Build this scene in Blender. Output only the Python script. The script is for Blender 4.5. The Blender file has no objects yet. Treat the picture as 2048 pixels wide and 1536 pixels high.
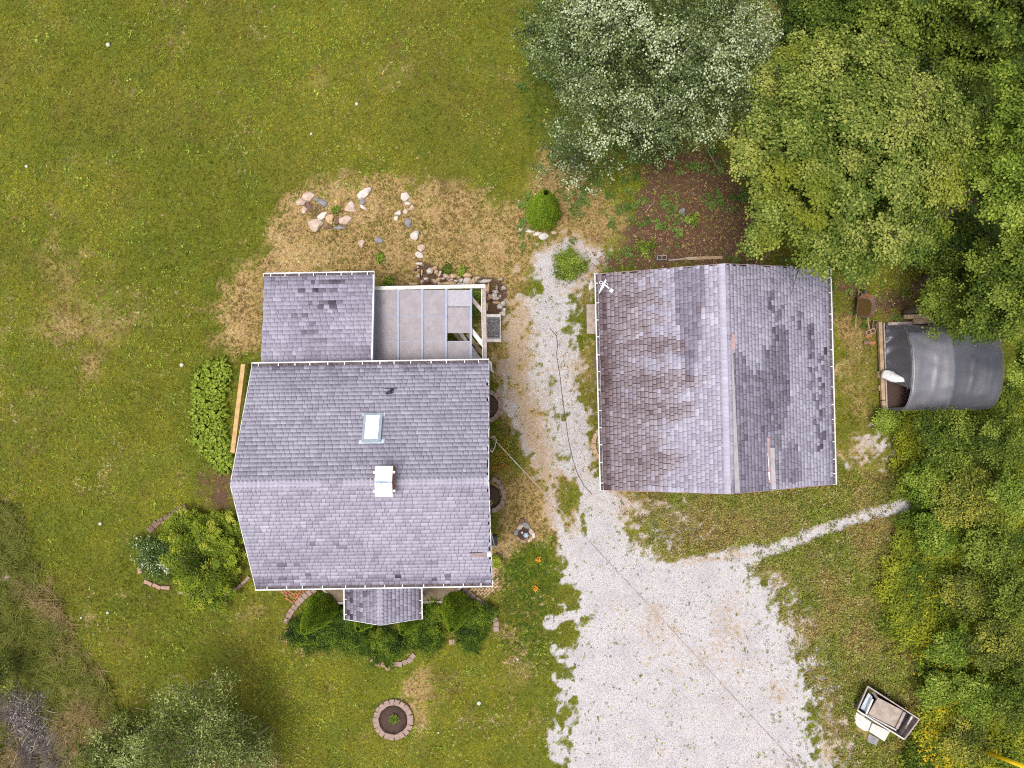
import bpy, math, random
import numpy as np
from mathutils import Vector, Matrix

# ------------------------------------------------------------------ camera, sky, sun, exposure
SC = bpy.context.scene
COL = SC.collection
CAM_H = 28.0           # flying height of the drone, metres
FPX = 1420.0           # focal length in pixels of the 2048 px wide photograph

cam_d = bpy.data.cameras.new('camera')
cam = bpy.data.objects.new('camera', cam_d)
COL.objects.link(cam)
cam.location = (0, 0, CAM_H)
cam.rotation_euler = (0, 0, 0)
cam_d.sensor_width = 36.0
cam_d.lens = 36.0 * FPX / 2048.0
cam_d.clip_end = 3000
SC.camera = cam

SUN_EL = math.radians(77)
SUN_AZ = math.radians(236)      # compass bearing the light comes from
world = bpy.data.worlds.new('World')
SC.world = world
world.use_nodes = True
wn = world.node_tree
for n in list(wn.nodes):
    wn.nodes.remove(n)
sky = wn.nodes.new('ShaderNodeTexSky')
sky.sky_type = 'NISHITA'
sky.sun_disc = False
sky.sun_elevation = SUN_EL
sky.sun_rotation = SUN_AZ
sky.air_density = 1.0
sky.dust_density = 4.0
sky.ozone_density = 1.0
bg = wn.nodes.new('ShaderNodeBackground')
bg.inputs['Strength'].default_value = 0.15
wo = wn.nodes.new('ShaderNodeOutputWorld')
hs = wn.nodes.new('ShaderNodeHueSaturation')      # thin white overcast
hs.inputs['Saturation'].default_value = 0.32
wn.links.new(sky.outputs[0], hs.inputs['Color'])
wn.links.new(hs.outputs[0], bg.inputs[0])
wn.links.new(bg.outputs[0], wo.inputs[0])

sun_d = bpy.data.lights.new('sun', 'SUN')
sun_d.energy = 1.5
sun_d.angle = math.radians(18)
sun_d.color = (1.0, 0.95, 0.88)
sun = bpy.data.objects.new('sun', sun_d)
COL.objects.link(sun)
sun_dir = Vector((math.sin(SUN_AZ) * math.cos(SUN_EL), math.cos(SUN_AZ) * math.cos(SUN_EL), math.sin(SUN_EL)))
sun.rotation_euler = sun_dir.to_track_quat('Z', 'Y').to_euler()
sun.location = sun_dir * 60

SC.view_settings.view_transform = 'Standard'
SC.view_settings.look = 'None'
SC.view_settings.gamma = 1.0
SC.view_settings.use_curve_mapping = False
SC.view_settings.exposure = 0.75
SC.cycles.use_denoising = False
SC.cycles.pixel_filter_type = 'BLACKMAN_HARRIS'
SC.cycles.filter_width = 1.1
SC.cycles.max_bounces = 5
SC.cycles.diffuse_bounces = 3
SC.cycles.transparent_max_bounces = 6

# ------------------------------------------------------------------ helpers
rng = np.random.default_rng(7)
R_ = random.Random(11)


def P(px, py, z=0.0):
    """where a point measured in the photograph stands, for a known height z"""
    return Vector(((px - 1024) * (CAM_H - z) / FPX, (768 - py) * (CAM_H - z) / FPX, z))


def tag(o, label=None, cat=None, group=None, kind=None):
    if label: o['label'] = label
    if cat: o['category'] = cat
    if group: o['group'] = group
    if kind: o['kind'] = kind
    return o


def empty(name, loc, label=None, cat=None, group=None, kind=None):
    o = bpy.data.objects.new(name, None)
    o.location = loc
    o.empty_display_size = 0.2
    COL.objects.link(o)
    return tag(o, label, cat, group, kind)


_lat = {}


def vnoise(x, y, s, seed=0):
    """value noise, feature size s metres, 0..1"""
    if seed not in _lat:
        _lat[seed] = np.random.default_rng(1000 + seed).random((256, 256))
    L = _lat[seed]
    u = np.asarray(x) / s + 37.3 * (seed + 1); v = np.asarray(y) / s + 91.7 * (seed + 1)
    i = np.floor(u).astype(int); j = np.floor(v).astype(int)
    f = u - i; g = v - j
    f = f * f * (3 - 2 * f); g = g * g * (3 - 2 * g)
    a = L[i % 256, j % 256]; b = L[(i + 1) % 256, j % 256]
    c = L[i % 256, (j + 1) % 256]; d = L[(i + 1) % 256, (j + 1) % 256]
    return (a * (1 - f) + b * f) * (1 - g) + (c * (1 - f) + d * f) * g


def fbm(x, y, s, seed=0, octs=4):
    t = 0; w = 1; tot = 0
    for k in range(octs):
        t = t + w * vnoise(x, y, s / 2 ** k, seed * 7 + k); tot += w; w *= 0.55
    return t / tot


def sstep(a, b, x):
    t = np.clip((x - a) / (b - a), 0, 1)
    return t * t * (3 - 2 * t)


def sd_poly(px, py, poly):
    """signed distance, positive inside"""
    n = len(poly)
    d = np.full(np.shape(px), 1e18); inside = np.zeros(np.shape(px), bool)
    for k in range(n):
        ax, ay = poly[k]; bx, by = poly[(k + 1) % n]
        ex, ey = bx - ax, by - ay
        wx, wy = px - ax, py - ay
        t = np.clip((wx * ex + wy * ey) / (ex * ex + ey * ey + 1e-9), 0, 1)
        d = np.minimum(d, (wx - ex * t) ** 2 + (wy - ey * t) ** 2)
        c = ((ay <= py) & (by > py)) | ((by <= py) & (ay > py))
        xi = ax + (py - ay) / (ey if ey else 1e-9) * ex
        inside ^= c & (px < xi)
    d = np.sqrt(d)
    return np.where(inside, d, -d)


def sd_line(px, py, pts, r):
    d = np.full(np.shape(px), 1e18)
    for (ax, ay), (bx, by) in zip(pts[:-1], pts[1:]):
        ex, ey = bx - ax, by - ay
        wx, wy = px - ax, py - ay
        t = np.clip((wx * ex + wy * ey) / (ex * ex + ey * ey + 1e-9), 0, 1)
        d = np.minimum(d, (wx - ex * t) ** 2 + (wy - ey * t) ** 2)
    return r - np.sqrt(d)


def soft(sd, s):
    return np.clip(0.5 + sd / (2 * s), 0, 1)


class MB:
    """collects simple solids in world coordinates, then links them as one mesh object"""
    def __init__(s):
        s.v = []; s.f = []; s.sm = []

    def add(s, verts, faces, smooth=False):
        o = len(s.v)
        s.v += [tuple(v) for v in verts]
        for f in faces:
            s.f.append(tuple(i + o for i in f)); s.sm.append(smooth)
        return s

    def boxm(s, M, sx, sy, sz, taper=1.0):
        vs = []
        for z in (-.5, .5):
            k = 1 if z < 0 else taper
            for x, y in ((-.5, -.5), (.5, -.5), (.5, .5), (-.5, .5)):
                vs.append(M @ Vector((x * sx * k, y * sy * k, z * sz)))
        return s.add(vs, [(3, 2, 1, 0), (4, 5, 6, 7), (0, 1, 5, 4), (1, 2, 6, 5), (2, 3, 7, 6), (3, 0, 4, 7)])

    def box(s, c, sx, sy, sz, rz=0.0, taper=1.0):
        return s.boxm(Matrix.Translation(Vector(c)) @ Matrix.Rotation(rz, 4, 'Z'), sx, sy, sz, taper)

    def beam(s, a, b, w, h):
        a = Vector(a); b = Vector(b); d = b - a
        x = d.normalized()
        up = Vector((0, 0, 1)) if abs(x.z) < 0.95 else Vector((0, 1, 0))
        y = up.cross(x).normalized(); z = x.cross(y)
        M = Matrix((x, y, z)).transposed().to_4x4(); M.translation = (a + b) / 2
        return s.boxm(M, d.length, w, h)

    def tube(s, pts, r, n=8, cap=True):
        pts = [Vector(p) for p in pts]
        rs = r if isinstance(r, (list, tuple)) else [r] * len(pts)
        vs = []; fs = []
        for i, p in enumerate(pts):
            d = (pts[min(i + 1, len(pts) - 1)] - pts[max(i - 1, 0)]).normalized()
            up = Vector((0, 0, 1)) if abs(d.z) < 0.9 else Vector((1, 0, 0))
            y = up.cross(d).normalized(); z = d.cross(y)
            for k in range(n):
                t = 2 * math.pi * k / n
                vs.append(p + (y * math.cos(t) + z * math.sin(t)) * rs[i])
        for i in range(len(pts) - 1):
            for k in range(n):
                a = i * n + k; b = i * n + (k + 1) % n
                fs.append((a, b, b + n, a + n))
        if cap:
            fs.append(tuple(range(n - 1, -1, -1))); fs.append(tuple((len(pts) - 1) * n + k for k in range(n)))
        return s.add(vs, fs, True)

    def prism(s, poly, z0, z1):
        n = len(poly)
        vs = [(x, y, z0) for x, y in poly] + [(x, y, z1) for x, y in poly]
        fs = [tuple(range(n - 1, -1, -1)), tuple(range(n, 2 * n))]
        fs += [(k, (k + 1) % n, n + (k + 1) % n, n + k) for k in range(n)]
        return s.add(vs, fs)

    def lathe(s, c, prof, n=20):
        """prof: (radius, z) from bottom to top"""
        c = Vector(c); vs = []; fs = []
        for r, z in prof:
            for k in range(n):
                t = 2 * math.pi * k / n
                vs.append(c + Vector((r * math.cos(t), r * math.sin(t), z)))
        for i in range(len(prof) - 1):
            for k in range(n):
                a = i * n + k; b = i * n + (k + 1) % n
                fs.append((a, b, b + n, a + n))
        fs.append(tuple(range(n - 1, -1, -1))); fs.append(tuple((len(prof) - 1) * n + k for k in range(n)))
        return s.add(vs, fs, True)

    def mesh(s, name, mat, off=Vector((0, 0, 0))):
        me = bpy.data.meshes.new(name)
        me.from_pydata([(v[0] - off[0], v[1] - off[1], v[2] - off[2]) for v in s.v], [], s.f)
        me.polygons.foreach_set('use_smooth', s.sm)
        if mat: me.materials.append(mat)
        me.update()
        return me

    def build(s, name, mat, parent=None, label=None, cat=None, group=None, kind=None, bevel=0.0):
        if parent is not None:
            off = world_loc(parent)
        else:
            a = np.array(s.v); off = Vector(((a[:, 0].min() + a[:, 0].max()) / 2, (a[:, 1].min() + a[:, 1].max()) / 2, a[:, 2].min()))
        o = bpy.data.objects.new(name, s.mesh(name, mat, off))
        COL.objects.link(o)
        if parent is not None: o.parent = parent
        else: o.location = off
        if bevel:
            m = o.modifiers.new('bevel', 'BEVEL'); m.width = bevel; m.segments = 2; m.limit_method = 'ANGLE'
        return tag(o, label, cat, group, kind)


def world_loc(o):
    v = Vector((0, 0, 0))
    while o is not None:
        v += Vector(o.location); o = o.parent
    return v


def place(name, me, loc, parent=None, rot=None, scl=None, label=None, cat=None, group=None, kind=None):
    """one object on existing mesh data; loc in world coordinates (parents are never rotated)"""
    o = bpy.data.objects.new(name, me)
    COL.objects.link(o)
    if parent is not None:
        o.parent = parent; loc = Vector(loc) - world_loc(parent)
    o.location = loc
    if rot is not None: o.rotation_euler = rot
    if scl is not None: o.scale = scl
    return tag(o, label, cat, group, kind)


def np_mesh(name, V, F, mat, attrs=None, smooth=False):
    """V (n,3), F (m,k) all faces with k corners; attrs {name: (domain, type, array)}"""
    me = bpy.data.meshes.new(name)
    m, k = F.shape
    me.vertices.add(len(V)); me.vertices.foreach_set('co', V.astype(np.float32).ravel())
    me.loops.add(m * k); me.loops.foreach_set('vertex_index', F.astype(np.int32).ravel())
    me.polygons.add(m)
    me.polygons.foreach_set('loop_start', np.arange(0, m * k, k, dtype=np.int32))
    if smooth: me.polygons.foreach_set('use_smooth', np.ones(m, bool))
    me.update(calc_edges=True)
    for an, (dom, typ, arr) in (attrs or {}).items():
        a = me.attributes.new(an, typ, dom)
        key = {'FLOAT': 'value', 'FLOAT_VECTOR': 'vector', 'FLOAT_COLOR': 'color', 'INT': 'value'}[typ]
        a.data.foreach_set(key, np.asarray(arr, dtype=np.int32 if typ == 'INT' else np.float32).ravel())
    me.validate()
    if mat: me.materials.append(mat)
    return me


# ------------------------------------------------------------------ materials
class NT:
    def __init__(s, name):
        s.m = bpy.data.materials.new(name); s.m.use_nodes = True
        s.t = s.m.node_tree
        for n in list(s.t.nodes): s.t.nodes.remove(n)
        s.out = s.t.nodes.new('ShaderNodeOutputMaterial')

    def n(s, typ, **kw):
        nd = s.t.nodes.new(typ)
        for k, v in kw.items():
            if k.startswith('i_'):
                s.inp(nd, k[2:].replace('_', ' '), v)
            else:
                setattr(nd, k, v)
        return nd

    def inp(s, nd, key, v):
        sock = nd.inputs[int(key)] if key.isdigit() else nd.inputs[key]
        if isinstance(v, bpy.types.NodeSocket): s.t.links.new(v, sock)
        else: sock.default_value = v if not (isinstance(v, tuple) and len(v) == 3 and sock.type == 'RGBA') else (*v, 1)

    def noise(s, scale, detail=3, rough=0.55, vec=None, w=None):
        nd = s.n('ShaderNodeTexNoise', i_Scale=scale, i_Detail=detail, i_Roughness=rough)
        if vec is not None: s.inp(nd, 'Vector', vec)
        return nd.outputs['Fac']

    def math(s, op, a, b=0.0, clamp=False):
        nd = s.n('ShaderNodeMath', operation=op, use_clamp=clamp); s.inp(nd, '0', a); s.inp(nd, '1', b)
        return nd.outputs[0]

    def mix(s, f, a, b, mode='MIX'):
        nd = s.n('ShaderNodeMix', data_type='RGBA', blend_type=mode, clamp_factor=True)
        s.inp(nd, '0', f)
        for i, v in ((6, a), (7, b)):
            if isinstance(v, bpy.types.NodeSocket): s.t.links.new(v, nd.inputs[i])
            else: nd.inputs[i].default_value = (*v[:3], 1)
        return nd.outputs[2]

    def maprange(s, v, a, b, c=0.0, d=1.0):
        nd = s.n('ShaderNodeMapRange', interpolation_type='SMOOTHSTEP')
        for i, x in enumerate((v, a, b, c, d)): s.inp(nd, str(i), x)
        return nd.outputs[0]

    def attr(s, name, typ='GEOMETRY'):
        return s.n('ShaderNodeAttribute', attribute_name=name, attribute_type=typ)

    def coord(s, which='Object'):
        return s.n('ShaderNodeTexCoord').outputs[which]

    def pos(s):
        return s.n('ShaderNodeNewGeometry').outputs['Position']

    def bump(s, h, strength=0.3, dist=0.02):
        return s.n('ShaderNodeBump', i_Strength=strength, i_Distance=dist, i_Height=h).outputs[0]

    def finish(s, col, rough=0.8, normal=None, spec=0.3, transl=0.0, metal=0.0, **kw):
        b = s.n('ShaderNodeBsdfPrincipled')
        s.inp(b, 'Base Color', col); s.inp(b, 'Roughness', rough); s.inp(b, 'Metallic', metal)
        s.inp(b, 'Specular IOR Level', spec)
        for k, v in kw.items(): s.inp(b, k.replace('_', ' '), v)
        if normal is not None: s.inp(b, 'Normal', normal)
        sh = b.outputs[0]
        if transl:
            t = s.n('ShaderNodeBsdfTranslucent'); s.inp(t, 'Color', col)
            mx = s.n('ShaderNodeMixShader'); s.inp(mx, '0', transl)
            s.t.links.new(sh, mx.inputs[1]); s.t.links.new(t.outputs[0], mx.inputs[2]); sh = mx.outputs[0]
        s.t.links.new(sh, s.out.inputs['Surface'])
        return s.m


_mc = {}


def simple(name, c1, c2=None, scale=6.0, rough=0.8, spec=0.3, bump=0.2, fine=60.0, metal=0.0, stretch=None, spots=None):
    """two-tone weathered material in world space"""
    if name in _mc: return _mc[name]
    t = NT(name)
    vec = t.pos()
    if stretch:
        mp = t.n('ShaderNodeMapping'); t.inp(mp, 'Vector', vec); mp.inputs['Scale'].default_value = stretch; vec = mp.outputs[0]
    a = t.noise(scale, 4, 0.6, vec); f = t.noise(fine, 2, 0.6, vec)
    c2 = c2 or tuple(x * 0.7 for x in c1)
    col = t.mix(t.maprange(a, 0.35, 0.68), c1, c2)
    col = t.mix(t.math('MULTIPLY', f, 0.5), col, tuple(x * 0.45 for x in c1))
    if spots:
        col = t.mix(t.maprange(t.noise(spots[1], 3, 0.7, vec), 0.6, 0.72), col, spots[0])
    m = t.finish(col, rough, t.bump(f, bump, 0.01) if bump else None, spec, metal=metal)
    _mc[name] = m
    return m


def leaf_mat(name, stops, transl=0.25, rough=0.55, patch=None):
    t = NT(name)
    at = t.attr('tint').outputs['Fac']
    cr = t.n('ShaderNodeValToRGB')
    el = cr.color_ramp.elements
    while len(el) < len(stops): el.new(0.5)
    for e, (p, c) in zip(el, stops):
        e.position = p; e.color = (*c, 1)
    t.inp(cr, 'Fac', at)
    col = cr.outputs[0]
    if patch:
        pn = t.noise(patch[1], 2, 0.5, t.pos())
        col = t.mix(t.maprange(pn, 0.5, 0.75, 0, .55), col, patch[0])
    return t.finish(col, rough + .1, None, 0.15, transl)


M = {}
M['white_metal'] = simple('white_metal', (0.70, 0.70, 0.72), (0.54, 0.54, 0.55), 5, 0.45, 0.5, 0.05, spots=((0.35, 0.34, 0.32), 9))
M['white_wood'] = simple('white_wood', (0.70, 0.67, 0.64), (0.50, 0.46, 0.42), 7, 0.7, 0.3, 0.2)
M['grey_wood'] = simple('grey_wood', (0.42, 0.35, 0.33), (0.25, 0.20, 0.19), 5, 0.85, 0.2, 0.4, 40, stretch=(1, 1, 1))
M['pale_timber'] = simple('pale_timber', (0.44, 0.31, 0.19), (0.28, 0.20, 0.12), 5, 0.85, 0.2, 0.4, 45)
M['fresh_timber'] = simple('fresh_timber', (0.55, 0.36, 0.17), (0.40, 0.25, 0.11), 5, 0.8, 0.2, 0.3, 45)
M['cream_siding'] = simple('cream_siding', (0.66, 0.62, 0.54), (0.58, 0.54, 0.47), 3, 0.6, 0.3, 0.1)
M['concrete'] = simple('concrete', (0.42, 0.35, 0.30), (0.30, 0.24, 0.20), 5, 0.9, 0.2, 0.4, 70, spots=((0.16, 0.14, 0.08), 6))
M['pale_slab'] = simple('pale_slab', (0.62, 0.59, 0.55), (0.50, 0.47, 0.44), 6, 0.9, 0.2, 0.3, 60)
M['landing_stone'] = simple('landing_stone', (0.24, 0.18, 0.12), (0.15, 0.12, 0.07), 4, 0.9, 0.2, 0.4, 70, spots=((0.12, 0.13, 0.05), 5))
M['edging_brick'] = simple('edging_brick', (0.34, 0.24, 0.20), (0.24, 0.17, 0.14), 6, 0.9, 0.2, 0.4, 70)
M['path_brick'] = simple('path_brick', (0.50, 0.34, 0.22), (0.36, 0.24, 0.16), 5, 0.9, 0.2, 0.4, 70)
M['red_brick'] = simple('red_brick', (0.40, 0.17, 0.08), (0.28, 0.12, 0.06), 5, 0.9, 0.2, 0.4, 70, spots=((0.15, 0.13, 0.06), 7))
M['old_brick'] = simple('old_brick', (0.22, 0.14, 0.10), (0.13, 0.09, 0.07), 9, 0.9, 0.2, 0.4, 60)
M['pink_brick'] = simple('pink_brick', (0.42, 0.27, 0.20), (0.30, 0.19, 0.14), 9, 0.9, 0.2, 0.4, 60)
M['mulch'] = simple('mulch', (0.09, 0.055, 0.045), (0.04, 0.028, 0.024), 25, 0.95, 0.1, 0.9, 60, spots=((0.28, 0.18, 0.13), 45))
M['dark_void'] = simple('dark_void', (0.03, 0.025, 0.02), None, 8, 0.95, 0.1, 0.3)
M['black_metal'] = simple('black_metal', (0.025, 0.022, 0.03), (0.05, 0.04, 0.045), 8, 0.5, 0.4, 0.1)
M['gutter_debris'] = simple('gutter_debris', (0.07, 0.05, 0.055), (0.16, 0.13, 0.13), 12, 0.95, 0.1, 0.8, 50, spots=((0.6, 0.58, 0.6), 28))
M['flashing'] = simple('flashing', (0.52, 0.58, 0.64), (0.40, 0.45, 0.52), 6, 0.4, 0.5, 0.05)
M['skylight_frame'] = simple('skylight_frame', (0.30, 0.36, 0.42), (0.24, 0.29, 0.35), 8, 0.45, 0.5, 0.05)
M['skylight_pane'] = simple('skylight_pane', (0.80, 0.80, 0.83), (0.74, 0.74, 0.78), 3, 0.2, 0.6, 0.0)
M['canopy_bar'] = simple('canopy_bar', (0.30, 0.33, 0.45), (0.25, 0.28, 0.39), 6, 0.5, 0.4, 0.05)
M['blue_tape'] = simple('blue_tape', (0.08, 0.20, 0.42), (0.5, 0.55, 0.6), 14, 0.6, 0.3, 0.0)
M['rock'] = simple('rock', (0.56, 0.43, 0.34), (0.40, 0.30, 0.24), 7, 0.95, 0.2, 0.7, 40, spots=((0.2, 0.16, 0.12), 9))
M['tan_rock'] = simple('tan_rock', (0.60, 0.42, 0.25), (0.44, 0.30, 0.18), 7, 0.95, 0.2, 0.7, 40)
M['grey_rock'] = simple('grey_rock', (0.28, 0.26, 0.27), (0.18, 0.17, 0.17), 7, 0.95, 0.2, 0.7, 40)
M['pale_rock'] = simple('pale_rock', (0.62, 0.56, 0.50), (0.48, 0.42, 0.38), 7, 0.95, 0.2, 0.6, 40)
M['brown_rock'] = simple('brown_rock', (0.20, 0.12, 0.08), (0.13, 0.08, 0.06), 7, 0.95, 0.2, 0.6, 40)
M['rust'] = simple('rust', (0.26, 0.10, 0.04), (0.12, 0.06, 0.035), 9, 0.8, 0.3, 0.3)
M['barrow_metal'] = simple('barrow_metal', (0.10, 0.07, 0.06), (0.20, 0.10, 0.06), 8, 0.6, 0.4, 0.2)
M['murky_water'] = simple('murky_water', (0.09, 0.055, 0.018), (0.06, 0.04, 0.015), 8, 0.12, 0.5, 0.0, spots=((0.13, 0.09, 0.03), 18))
M['bark'] = simple('bark', (0.16, 0.12, 0.09), (0.09, 0.07, 0.05), 9, 0.95, 0.1, 0.6, 40)
M['pale_bark'] = simple('pale_bark', (0.36, 0.33, 0.28), (0.22, 0.19, 0.16), 9, 0.95, 0.1, 0.5, 40)
M['twig'] = simple('twig', (0.42, 0.35, 0.28), (0.26, 0.21, 0.16), 9, 0.95, 0.1, 0.2)
M['yellow_plastic'] = simple('yellow_plastic', (0.82, 0.55, 0.01), (0.72, 0.46, 0.01), 5, 0.4, 0.4, 0.0)
M['puffball'] = simple('puffball', (0.60, 0.62, 0.52), (0.42, 0.45, 0.34), 20, 0.9, 0.2, 0.2)
M['white_cloth'] = simple('white_cloth', (0.70, 0.69, 0.68), (0.52, 0.50, 0.50), 9, 0.6, 0.3, 0.3, 30)
M['pale_blue'] = simple('pale_blue', (0.45, 0.58, 0.70), (0.30, 0.42, 0.52), 20, 0.35, 0.5, 0.0)
M['garage_patch'] = simple('garage_patch', (0.38, 0.35, 0.36), (0.30, 0.28, 0.29), 4, 0.9, 0.2, 0.3)
M['pink_board'] = simple('pink_board', (0.42, 0.27, 0.27), (0.30, 0.20, 0.20), 6, 0.85, 0.2, 0.3)
M['glass'] = simple('glass', (0.05, 0.06, 0.07), (0.04, 0.05, 0.06), 2, 0.08, 0.6, 0.0)
M['tray_fill'] = simple('tray_fill', (0.42, 0.345, 0.31), (0.28, 0.23, 0.19), 5, 0.95, 0.1, 0.5, 60, spots=((0.30, 0.24, 0.12), 4))
M['dark_wood'] = simple('dark_wood', (0.20, 0.15, 0.14), (0.12, 0.09, 0.09), 6, 0.85, 0.2, 0.4, 45)


def shingle_mat():
    t = NT('shingle')
    at = t.attr('tint').outputs['Fac']
    cr = t.n('ShaderNodeValToRGB'); el = cr.color_ramp.elements
    stops = [(0.0, (0.045, 0.035, 0.05)), (0.15, (0.13, 0.115, 0.15)), (0.4, (0.235, 0.215, 0.275)), (0.7, (0.345, 0.32, 0.395)), (1.0, (0.47, 0.445, 0.53))]
    while len(el) < len(stops): el.new(0.5)
    for e, (p, c) in zip(el, stops): e.position = p; e.color = (*c, 1)
    t.inp(cr, 'Fac', at)
    pos = t.pos()
    g = t.noise(130, 2, 0.7, pos); w = t.noise(1.1, 4, 0.6, pos); w2 = t.noise(7, 3, 0.6, pos)
    col = t.mix(t.math('MULTIPLY', g, 0.42), cr.outputs[0], (0.09, 0.08, 0.10))
    col = t.mix(t.maprange(w, 0.40, 0.75, 0.0, 0.28), col, (0.20, 0.18, 0.21))
    col = t.mix(t.maprange(w2, 0.55, 0.8, 0.0, 0.22), col, (0.42, 0.40, 0.42))
    return t.finish(col, 0.95, t.bump(g, 0.35, 0.004), 0.12)


M['shingle'] = shingle_mat()


def rusty_shingle_mat():
    t = NT('stained_shingle')
    at = t.attr('tint').outputs['Fac']
    cr = t.n('ShaderNodeValToRGB'); el = cr.color_ramp.elements
    stops = [(0.0, (0.07, 0.045, 0.05)), (0.3, (0.16, 0.125, 0.14)), (0.7, (0.28, 0.245, 0.28)), (1.0, (0.42, 0.39, 0.45))]
    while len(el) < len(stops): el.new(0.5)
    for e, (p, c) in zip(el, stops): e.position = p; e.color = (*c, 1)
    t.inp(cr, 'Fac', at)
    pos = t.pos()
    g = t.noise(130, 2, 0.7, pos); w = t.noise(2.2, 3, 0.6, pos)
    col = t.mix(t.math('MULTIPLY', g, 0.4), cr.outputs[0], (0.10, 0.07, 0.07))
    col = t.mix(t.maprange(w, 0.5, 0.72, 0.0, 0.4), col, (0.13, 0.085, 0.08))
    return t.finish(col, 0.95, t.bump(g, 0.35, 0.004), 0.12)


M['stained'] = rusty_shingle_mat()


def ground_mat():
    t = NT('ground_cover')
    pos = t.pos()
    G = t.attr('gravel').outputs['Fac']; D = t.attr('dry').outputs['Fac']; S = t.attr('soil').outputs['Fac']
    n1 = t.noise(1.0, 5, 0.6, pos); n2 = t.noise(6, 4, 0.65, pos); n3 = t.noise(28, 3, 0.7, pos); n4 = t.noise(90, 2, 0.7, pos)
    green = t.mix(t.maprange(n1, 0.35, 0.65), (0.095, 0.11, 0.010), (0.15, 0.15, 0.016))
    green = t.mix(t.maprange(n3, 0.4, 0.7), green, (0.055, 0.065, 0.010))
    green = t.mix(t.maprange(n2, 0.55, 0.75, 0, .7), green, (0.16, 0.12, 0.03))
    dry = t.mix(t.maprange(n3, 0.35, 0.65), (0.44, 0.30, 0.13), (0.21, 0.145, 0.055))
    dry = t.mix(t.maprange(n2, 0.5, 0.7), dry, (0.17, 0.15, 0.035))
    soil = t.mix(t.maprange(n3, 0.35, 0.65), (0.125, 0.068, 0.042), (0.055, 0.034, 0.022))
    soil = t.mix(t.maprange(n4, 0.55, 0.7), soil, (0.26, 0.15, 0.10))
    vor = t.n('ShaderNodeTexVoronoi', feature='F1', i_Scale=42.0); t.inp(vor, 'Vector', pos)
    stone = t.mix(t.maprange(n4, 0.35, 0.65), (0.56, 0.545, 0.56), (0.42, 0.405, 0.42))
    stone = t.mix(t.maprange(vor.outputs['Distance'], 0.25, 0.75, 0, .45), stone, (0.24, 0.22, 0.22))
    sepc = t.n('ShaderNodeSeparateColor'); t.inp(sepc, '0', vor.outputs['Color'])
    stone = t.mix(t.maprange(sepc.outputs[0], 0.75, 0.95, 0, .7), stone, (0.46, 0.36, 0.29))
    stone = t.mix(t.maprange(n1, 0.42, 0.66, 0, .55), stone, (0.34, 0.32, 0.335))
    stone = t.mix(t.maprange(n2, 0.5, 0.75, 0, .45), stone, (0.44, 0.36, 0.30))
    stone = t.mix(t.maprange(t.math('ADD', D, t.math('MULTIPLY', t.math('SUBTRACT', n2, 0.5), 1.2)), 0.25, 0.75, 0, .85), stone, t.mix(t.maprange(n3, .4, .62), (0.42, 0.29, 0.18), (0.26, 0.19, 0.11)))
    jig = t.math('MULTIPLY', t.math('SUBTRACT', n3, 0.5), 0.9)
    col = t.mix(t.maprange(t.math('ADD', D, jig), 0.3, 0.7), green, dry)
    col = t.mix(t.maprange(t.math('ADD', S, jig), 0.3, 0.7), col, soil)
    col = t.mix(t.maprange(t.math('ADD', G, t.math('MULTIPLY', jig, 0.9)), 0.30, 0.66), col, stone)
    h = t.math('ADD', n3, t.math('MULTIPLY', n4, 0.6))
    return t.finish(col, 0.95, t.bump(h, 0.8, 0.03), 0.15)


M['ground'] = ground_mat()


def inst_mat(name, transl=0.2, rough=0.7):
    t = NT(name)
    c = t.attr('col', 'INSTANCER').outputs['Color']
    return t.finish(c, rough, None, 0.2, transl)


M['blade'] = inst_mat('grass_blade')
M['pebble'] = inst_mat('pebble', 0.0, 0.95)

# ------------------------------------------------------------------ what covers the ground, in photograph pixels at ground level
LOT = [(1128, 1010), (1125, 1080), (1130, 1170), (1152, 1205), (1150, 1265), (1132, 1330), (1118, 1390), (1116, 1700), (1760, 1700), (1690, 1536), (1645, 1450),
       (1640, 1380), (1610, 1290), (1585, 1200), (1520, 1150), (1470, 1120), (1330, 1130), (1265, 1090), (1250, 1010), (1200, 960), (1150, 960)]
UPPER = [(1070, 500), (1045, 555), (1012, 620), (1000, 700), (985, 740), (985, 800), (1010, 850), (1055, 930), (1110, 1010), (1260, 1010), (1205, 960), (1200, 560), (1230, 500), (1140, 470)]
LANE_R = [(1085, 530), (1095, 640), (1130, 740), (1145, 850), (1160, 950), (1195, 1050), (1230, 1140)]
LANE_L = [(1100, 1000), (1140, 1080), (1170, 1160)]
PATH = [(1400, 1150), (1500, 1110), (1560, 1095), (1620, 1068), (1690, 1045), (1750, 1025), (1808, 1010)]
SPUR = [(1103, 1245), (1135, 1232), (1170, 1225)]
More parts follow.
